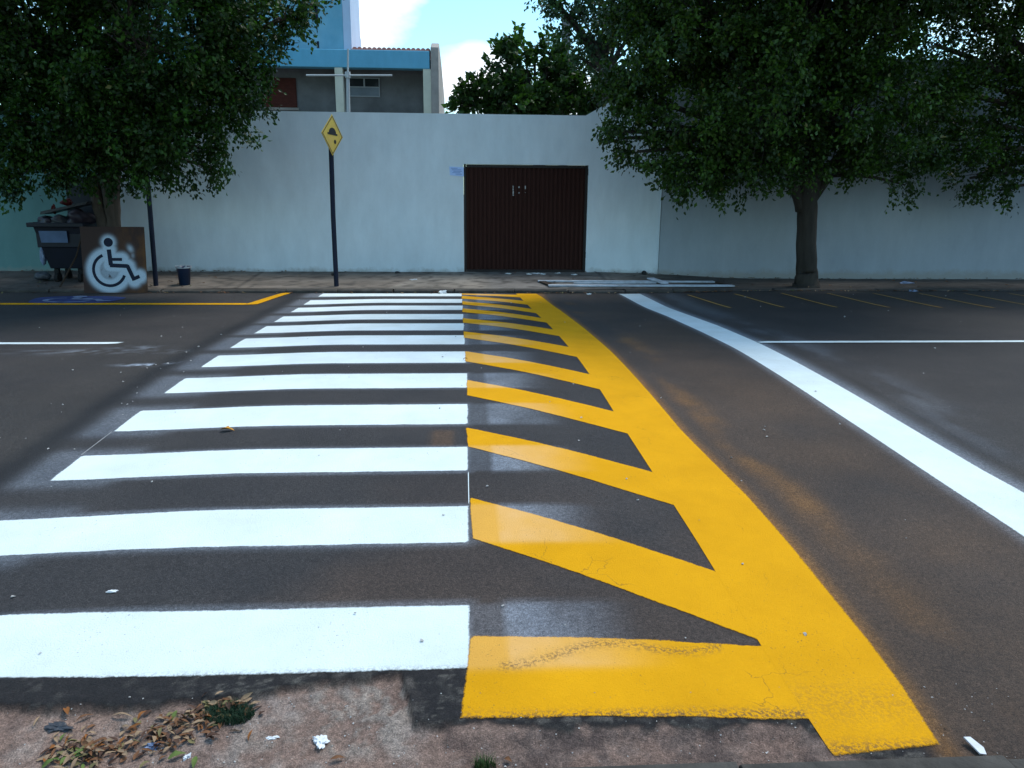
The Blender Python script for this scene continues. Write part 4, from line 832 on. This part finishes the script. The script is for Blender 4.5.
def leaf_pile(spots, name, label):
    me = bpy.data.meshes.new(name); bm = bmesh.new()
    for (px, py, sx, sy, n, mix) in spots:
        for _ in range(n):
            b = leafmesh(rr.uniform(.022, .050), rr.uniform(.008, .017), rr.uniform(-.15, .25), rr)
            x, y = rr.gauss(px, sx), min(rr.gauss(py, sy), 2.47); mi = rr.choices(range(6), mix)[0]
            h = rr.uniform(0, .022)*math.exp(-((x-px)/sx)**2*.5-((y-py)/sy)**2*.5)*min(1, n/30)
            T = Matrix.Translation((x, y, gsurf(x, y)+.004+h)) @ Matrix.Rotation(rr.gauss(.5, .9) if rr.random() < .7 else rr.uniform(0, 6.28), 4, 'Z') @ Matrix.Rotation(rr.gauss(0, .2), 4, 'Y') @ Matrix.Rotation(rr.gauss(0, .3), 4, 'X')
            b.transform(T); tmp = bpy.data.meshes.new('t'); b.to_mesh(tmp); b.free(); k0 = len(bm.faces); bm.from_mesh(tmp); bpy.data.meshes.remove(tmp)
            bm.faces.ensure_lookup_table()
            for f in bm.faces[k0:]: f.material_index = mi; f.smooth = True
    bm.to_mesh(me); bm.free(); o = bpy.data.objects.new(name, me); C.objects.link(o)
    for m_ in LM[:6]: me.materials.append(m_)
    return tag(o, label, 'leaf litter', kind='stuff')
leaf_pile([(-1.24, 2.235, .065, .035, 100, (6, 6, 4, 1.2, .6, 1.5)), (-1.30, 2.20, .05, .025, 36, (2, 3, 1, 1, 5, 3)), (-1.05, 2.275, .05, .035, 70, (6, 6, 4, 1.2, .3, 1.5)), (-.96, 2.35, .055, .028, 65, (6, 5, 4, 1.6, .2, 1.5)), (-.87, 2.415, .055, .018, 50, (6, 6, 3, 2, .2, 1.5)),
           (-1.1, 2.28, .25, .08, 26, (4, 4, 5, 2, 1, 2))],
          'fallen_leaves', 'drifts of fallen brown and green leaves along the near gutter')
def one_leaf(x, y, l, w, mi, rot, label, onroad_=False, curl=.25):
    o = obj('fallen_leaf', leafmesh(l, w, curl, rr), LM[mi], None, True); z = surf(x, y)+.007 if onroad_ else gsurf(x, y)+.006
    o.location = (x, y, z); o.rotation_euler = (rr.uniform(-.2, .2), rr.uniform(-.15, .15), rot); return tag(o, label, 'leaf')
one_leaf(-1.40, 2.405, .055, .020, 3, 2.2, 'curled orange leaf lying apart at the left by the tar edge')
one_leaf(-1.33, 2.38, .060, .012, 0, .6, 'narrow dark brown leaf right of the curled orange leaf')
one_leaf(-1.20, 2.375, .08, .012, 1, -.15, 'long tan leaf stalk lying along the dirt above the leaf drifts')
one_leaf(-1.135, 2.385, .045, .016, 3, 1.2, 'orange leaf touching the end of the tan leaf stalk')
one_leaf(-.955, 2.20, .055, .022, 4, .5, 'yellow-green leaf on the dirt by the white paper scrap')
one_leaf(-.89, 2.175, .050, .018, 4, 1.7, 'yellow-green leaf nearest the near kerb')
one_leaf(-.86, 2.27, .05, .024, 2, .2, 'dark brown leaf right of the leaf drifts')
one_leaf(-.43, 2.165, .05, .014, 0, .3, 'reddish brown leaf below the white paper scrap')
one_leaf(.125, 2.135, .03, .016, 0, -.6, 'small reddish brown leaf beside the grass tuft')
one_leaf(-1.64, 5.12, .095, .05, 6, .1, 'single orange leaf on the asphalt between white stripes', True, .15)
one_leaf(-.02, 7.10, .06, .02, 2, .8, 'small dark leaf where the white stripe meets the yellow one', True, .5)
def grass(name, label, x, y, r, n, h, mat):
    bm = bmesh.new()
    for _ in range(n):
        a = rr.uniform(0, 6.28); q = r*math.sqrt(rr.random()); bx, by = x+q*math.cos(a)*1.3, y+q*math.sin(a)*.7; bz = gsurf(bx, by)
        L = h*rr.uniform(.5, 1.1); da = rr.uniform(0, 6.28); lean = rr.uniform(.1, .8); w = rr.uniform(.0012, .0024)
        dx, dy = math.cos(da), math.sin(da); pr = None
        for i in range(4):
            t = i/3; c = Vector((bx+dx*L*lean*t*t, by+dy*L*lean*t*t, bz+L*t*(1-.25*lean*t))); s = Vector((-dy, dx, 0))*w*(1-t*.9)
            cur = (bm.verts.new(c-s), bm.verts.new(c+s))
            if pr: bm.faces.new((pr[0], pr[1], cur[1], cur[0]))
            pr = cur
    return tag(obj(name, bm, mat, None), label, 'grass')
gm = mat_basic('grass_blade', (.045, .10, .025), .7, .4, 60, 0); gm2 = mat_basic('grass_blade_dark', (.016, .045, .020), .7, .4, 60, 0)
grass('grass_tuft', 'dark green weed clump at the right end of the leaf drifts', -.835, 2.372, .066, 1100, .034, gm2)
grass('grass_tuft', 'small grass tuft growing at the near kerb below the yellow stripe', .05, 2.125, .028, 150, .045, gm)
def scrap(name, label, x, y, s, mat, seed, cat='litter', z=None, flat=.25, group=None):
    o = blob(name, mat, (x, y, (z if z is not None else gsurf(x, y))+s[2]*.35), s, seed, label, cat, group=group, crumple=.55)
    q = random.Random(seed+99)
    for v in o.data.vertices: v.co *= q.uniform(.62, 1.25)
    for p in o.data.polygons: p.use_smooth = False
    return o
scrap('paper_scrap', 'crumpled white paper scrap on the bare dirt', -.50, 2.245, (.020, .024, .012), M['paper'], 21)
scrap('paper_scrap', 'tiny white pellet below the leaf drifts', -.925, 2.205, (.011, .010, .008), M['paper'], 22)
scrap('paper_scrap', 'thin white shred of plaster on the dirt right of the weed clump', -.665, 2.27, (.020, .008, .004), M['paper'], 23)
scrap('plastic_scrap', 'bluish plastic wrapper caught in the leaf drift', -1.055, 2.245, (.026, .014, .012), M['tarp'], 24)
scrap('plastic_scrap', 'faded greyish rag of dust at the left of the gutter', -1.40, 2.345, (.035, .02, .008), M['bagp'], 25)
bm = bmesh.new(); prism(bm, [(-.024, .034), (-.002, .036), (.026, -.002), (.024, -.028), (.004, -.026)], 'z', 0, .006)
o = obj('concrete_chip', bm, M['paper']); o.location = (1.70, 2.125, gsurf(1.70, 2.125)+.014); o.rotation_euler = (R(16), 0, R(-8)); tag(o, 'pale angular chip beside the lower end of the yellow band', 'chip')
scrap('pebble', 'pale oval chip between the two nearest white stripes', -1.54, 3.107, (.020, .010, .004), M['paper'], 30, 'pebble', z=surf(-1.54, 3.1)+.003)
def far_litter():
    me = bpy.data.meshes.new('dry_leaf_litter'); bm = bmesh.new()
    for k in range(420):
        b = leafmesh(rr.uniform(.04, .085), rr.uniform(.02, .035), rr.uniform(-.1, .3), rr); w_ = rr.random()
        if w_ < .45: x, y = rr.choice([rr.uniform(-9, 11), rr.gauss(5.5, 2.5)]), rr.gauss(12.97, .035); z = surf(x, y)+.008
        elif w_ < .8: x, y = rr.choice([rr.gauss(6.5, 2.5), rr.gauss(-6, 1.5)]), 14.96-abs(rr.gauss(0, .07)); z = side_z(x, y)+.016
        else: x, y = rr.choice([rr.gauss(6, 2.2), rr.gauss(-6, 1.5)]), rr.uniform(13.2, 14.9); z = side_z(x, y)+.014
        if 12.99 < y < 13.2: y = 12.98; z = surf(x, y)+.008
        b.transform(Matrix.Translation((x, y, z)) @ Matrix.Rotation(rr.uniform(0, 6.28), 4, 'Z') @ Matrix.Rotation(rr.gauss(0, .2), 4, 'Y'))
        tmp = bpy.data.meshes.new('t'); b.to_mesh(tmp); b.free(); k0 = len(bm.faces); bm.from_mesh(tmp); bpy.data.meshes.remove(tmp)
        bm.faces.ensure_lookup_table(); mi = rr.choices(range(6), (5, 3, 6, 1, .3, 2))[0]
        for f in bm.faces[k0:]: f.material_index = mi
    bm.to_mesh(me); bm.free(); o = bpy.data.objects.new('dry_leaf_litter', me); C.objects.link(o)
    for m_ in LM[:6]: me.materials.append(m_)
    tag(o, 'sparse dry leaf litter along the far kerb and the foot of the wall', 'leaf litter', kind='stuff')
far_litter()
# crumbs of grit scattered on the road
bm = bmesh.new()
def crumb(bm, x, y, z, s):
    q = [Vector((rr.uniform(-1, 1), rr.uniform(-1, 1), rr.uniform(-.2, .6))).normalized()*s for _ in range(7)]
    vs_ = [bm.verts.new(Vector((x, y, z))+p) for p in q]
    try: bmesh.ops.convex_hull(bm, input=vs_)
    except Exception: pass
for k in range(130):
    y = 2.7+10*rr.random()**1.3; x = rr.uniform(-.75, .75)*y*.9
    if k % 4 == 0: x, y = rr.gauss(-2.85, .25), rr.uniform(3.6, 9.5)
    if abs(x) > 9: continue
    s = rr.uniform(.003, .009)*(1+y*.05); crumb(bm, x, y, surf(x, y)+.006, s)
for k in range(300):
    x, y = rr.uniform(-1.9, 2), rr.uniform(2.06, 2.45); crumb(bm, x, y, gsurf(x, y)+.001, rr.uniform(.0015, .0045))
o = obj('grit', bm, M['stone']); tag(o, 'pale crumbs of grit scattered over the asphalt and gutter', 'grit', kind='stuff')
for k, (x, y, s, lb) in enumerate(((.78, 14.78, .05, 'left'), (1.18, 14.72, .06, ''), (1.33, 14.80, .07, ''), (1.45, 14.74, .05, ''), (1.75, 14.86, .05, ''), (2.05, 14.70, .05, ''))):
    scrap('paper_scrap', 'white paper scrap on the pavement in front of the brown gate', x, y, (s, s*.7, .012), M['paper'], 40+k, z=side_z(x, y), group='paper scraps in front of the gate')
scrap('plastic_bag', 'flattened bluish white plastic bag on the dark pavement at the right', 8.35, 14.2, (.14, .06, .02), M['tarp'], 50, z=side_z(8.35, 14.2))
scrap('plastic_bag', 'small pale plastic wrapper against the kerb at the right', 7.75, 12.95, (.07, .03, .02), M['tarp'], 51, z=surf(7.75, 12.9))
scrap('paper_scrap', 'white crumpled paper in the far gutter at the end of the white stripes', -.42, 12.98, (.05, .04, .03), M['paper'], 52, z=surf(-.42, 12.98))
scrap('paper_scrap', 'tiny white scrap in the far gutter left of the stop line', 2.05, 12.85, (.04, .03, .015), M['paper'], 53, z=surf(2.05, 12.85))
scrap('paper_scrap', 'small white scrap on the pavement left of the gate', -.98, 14.1, (.05, .03, .012), M['paper'], 54, z=side_z(-.98, 14.1))
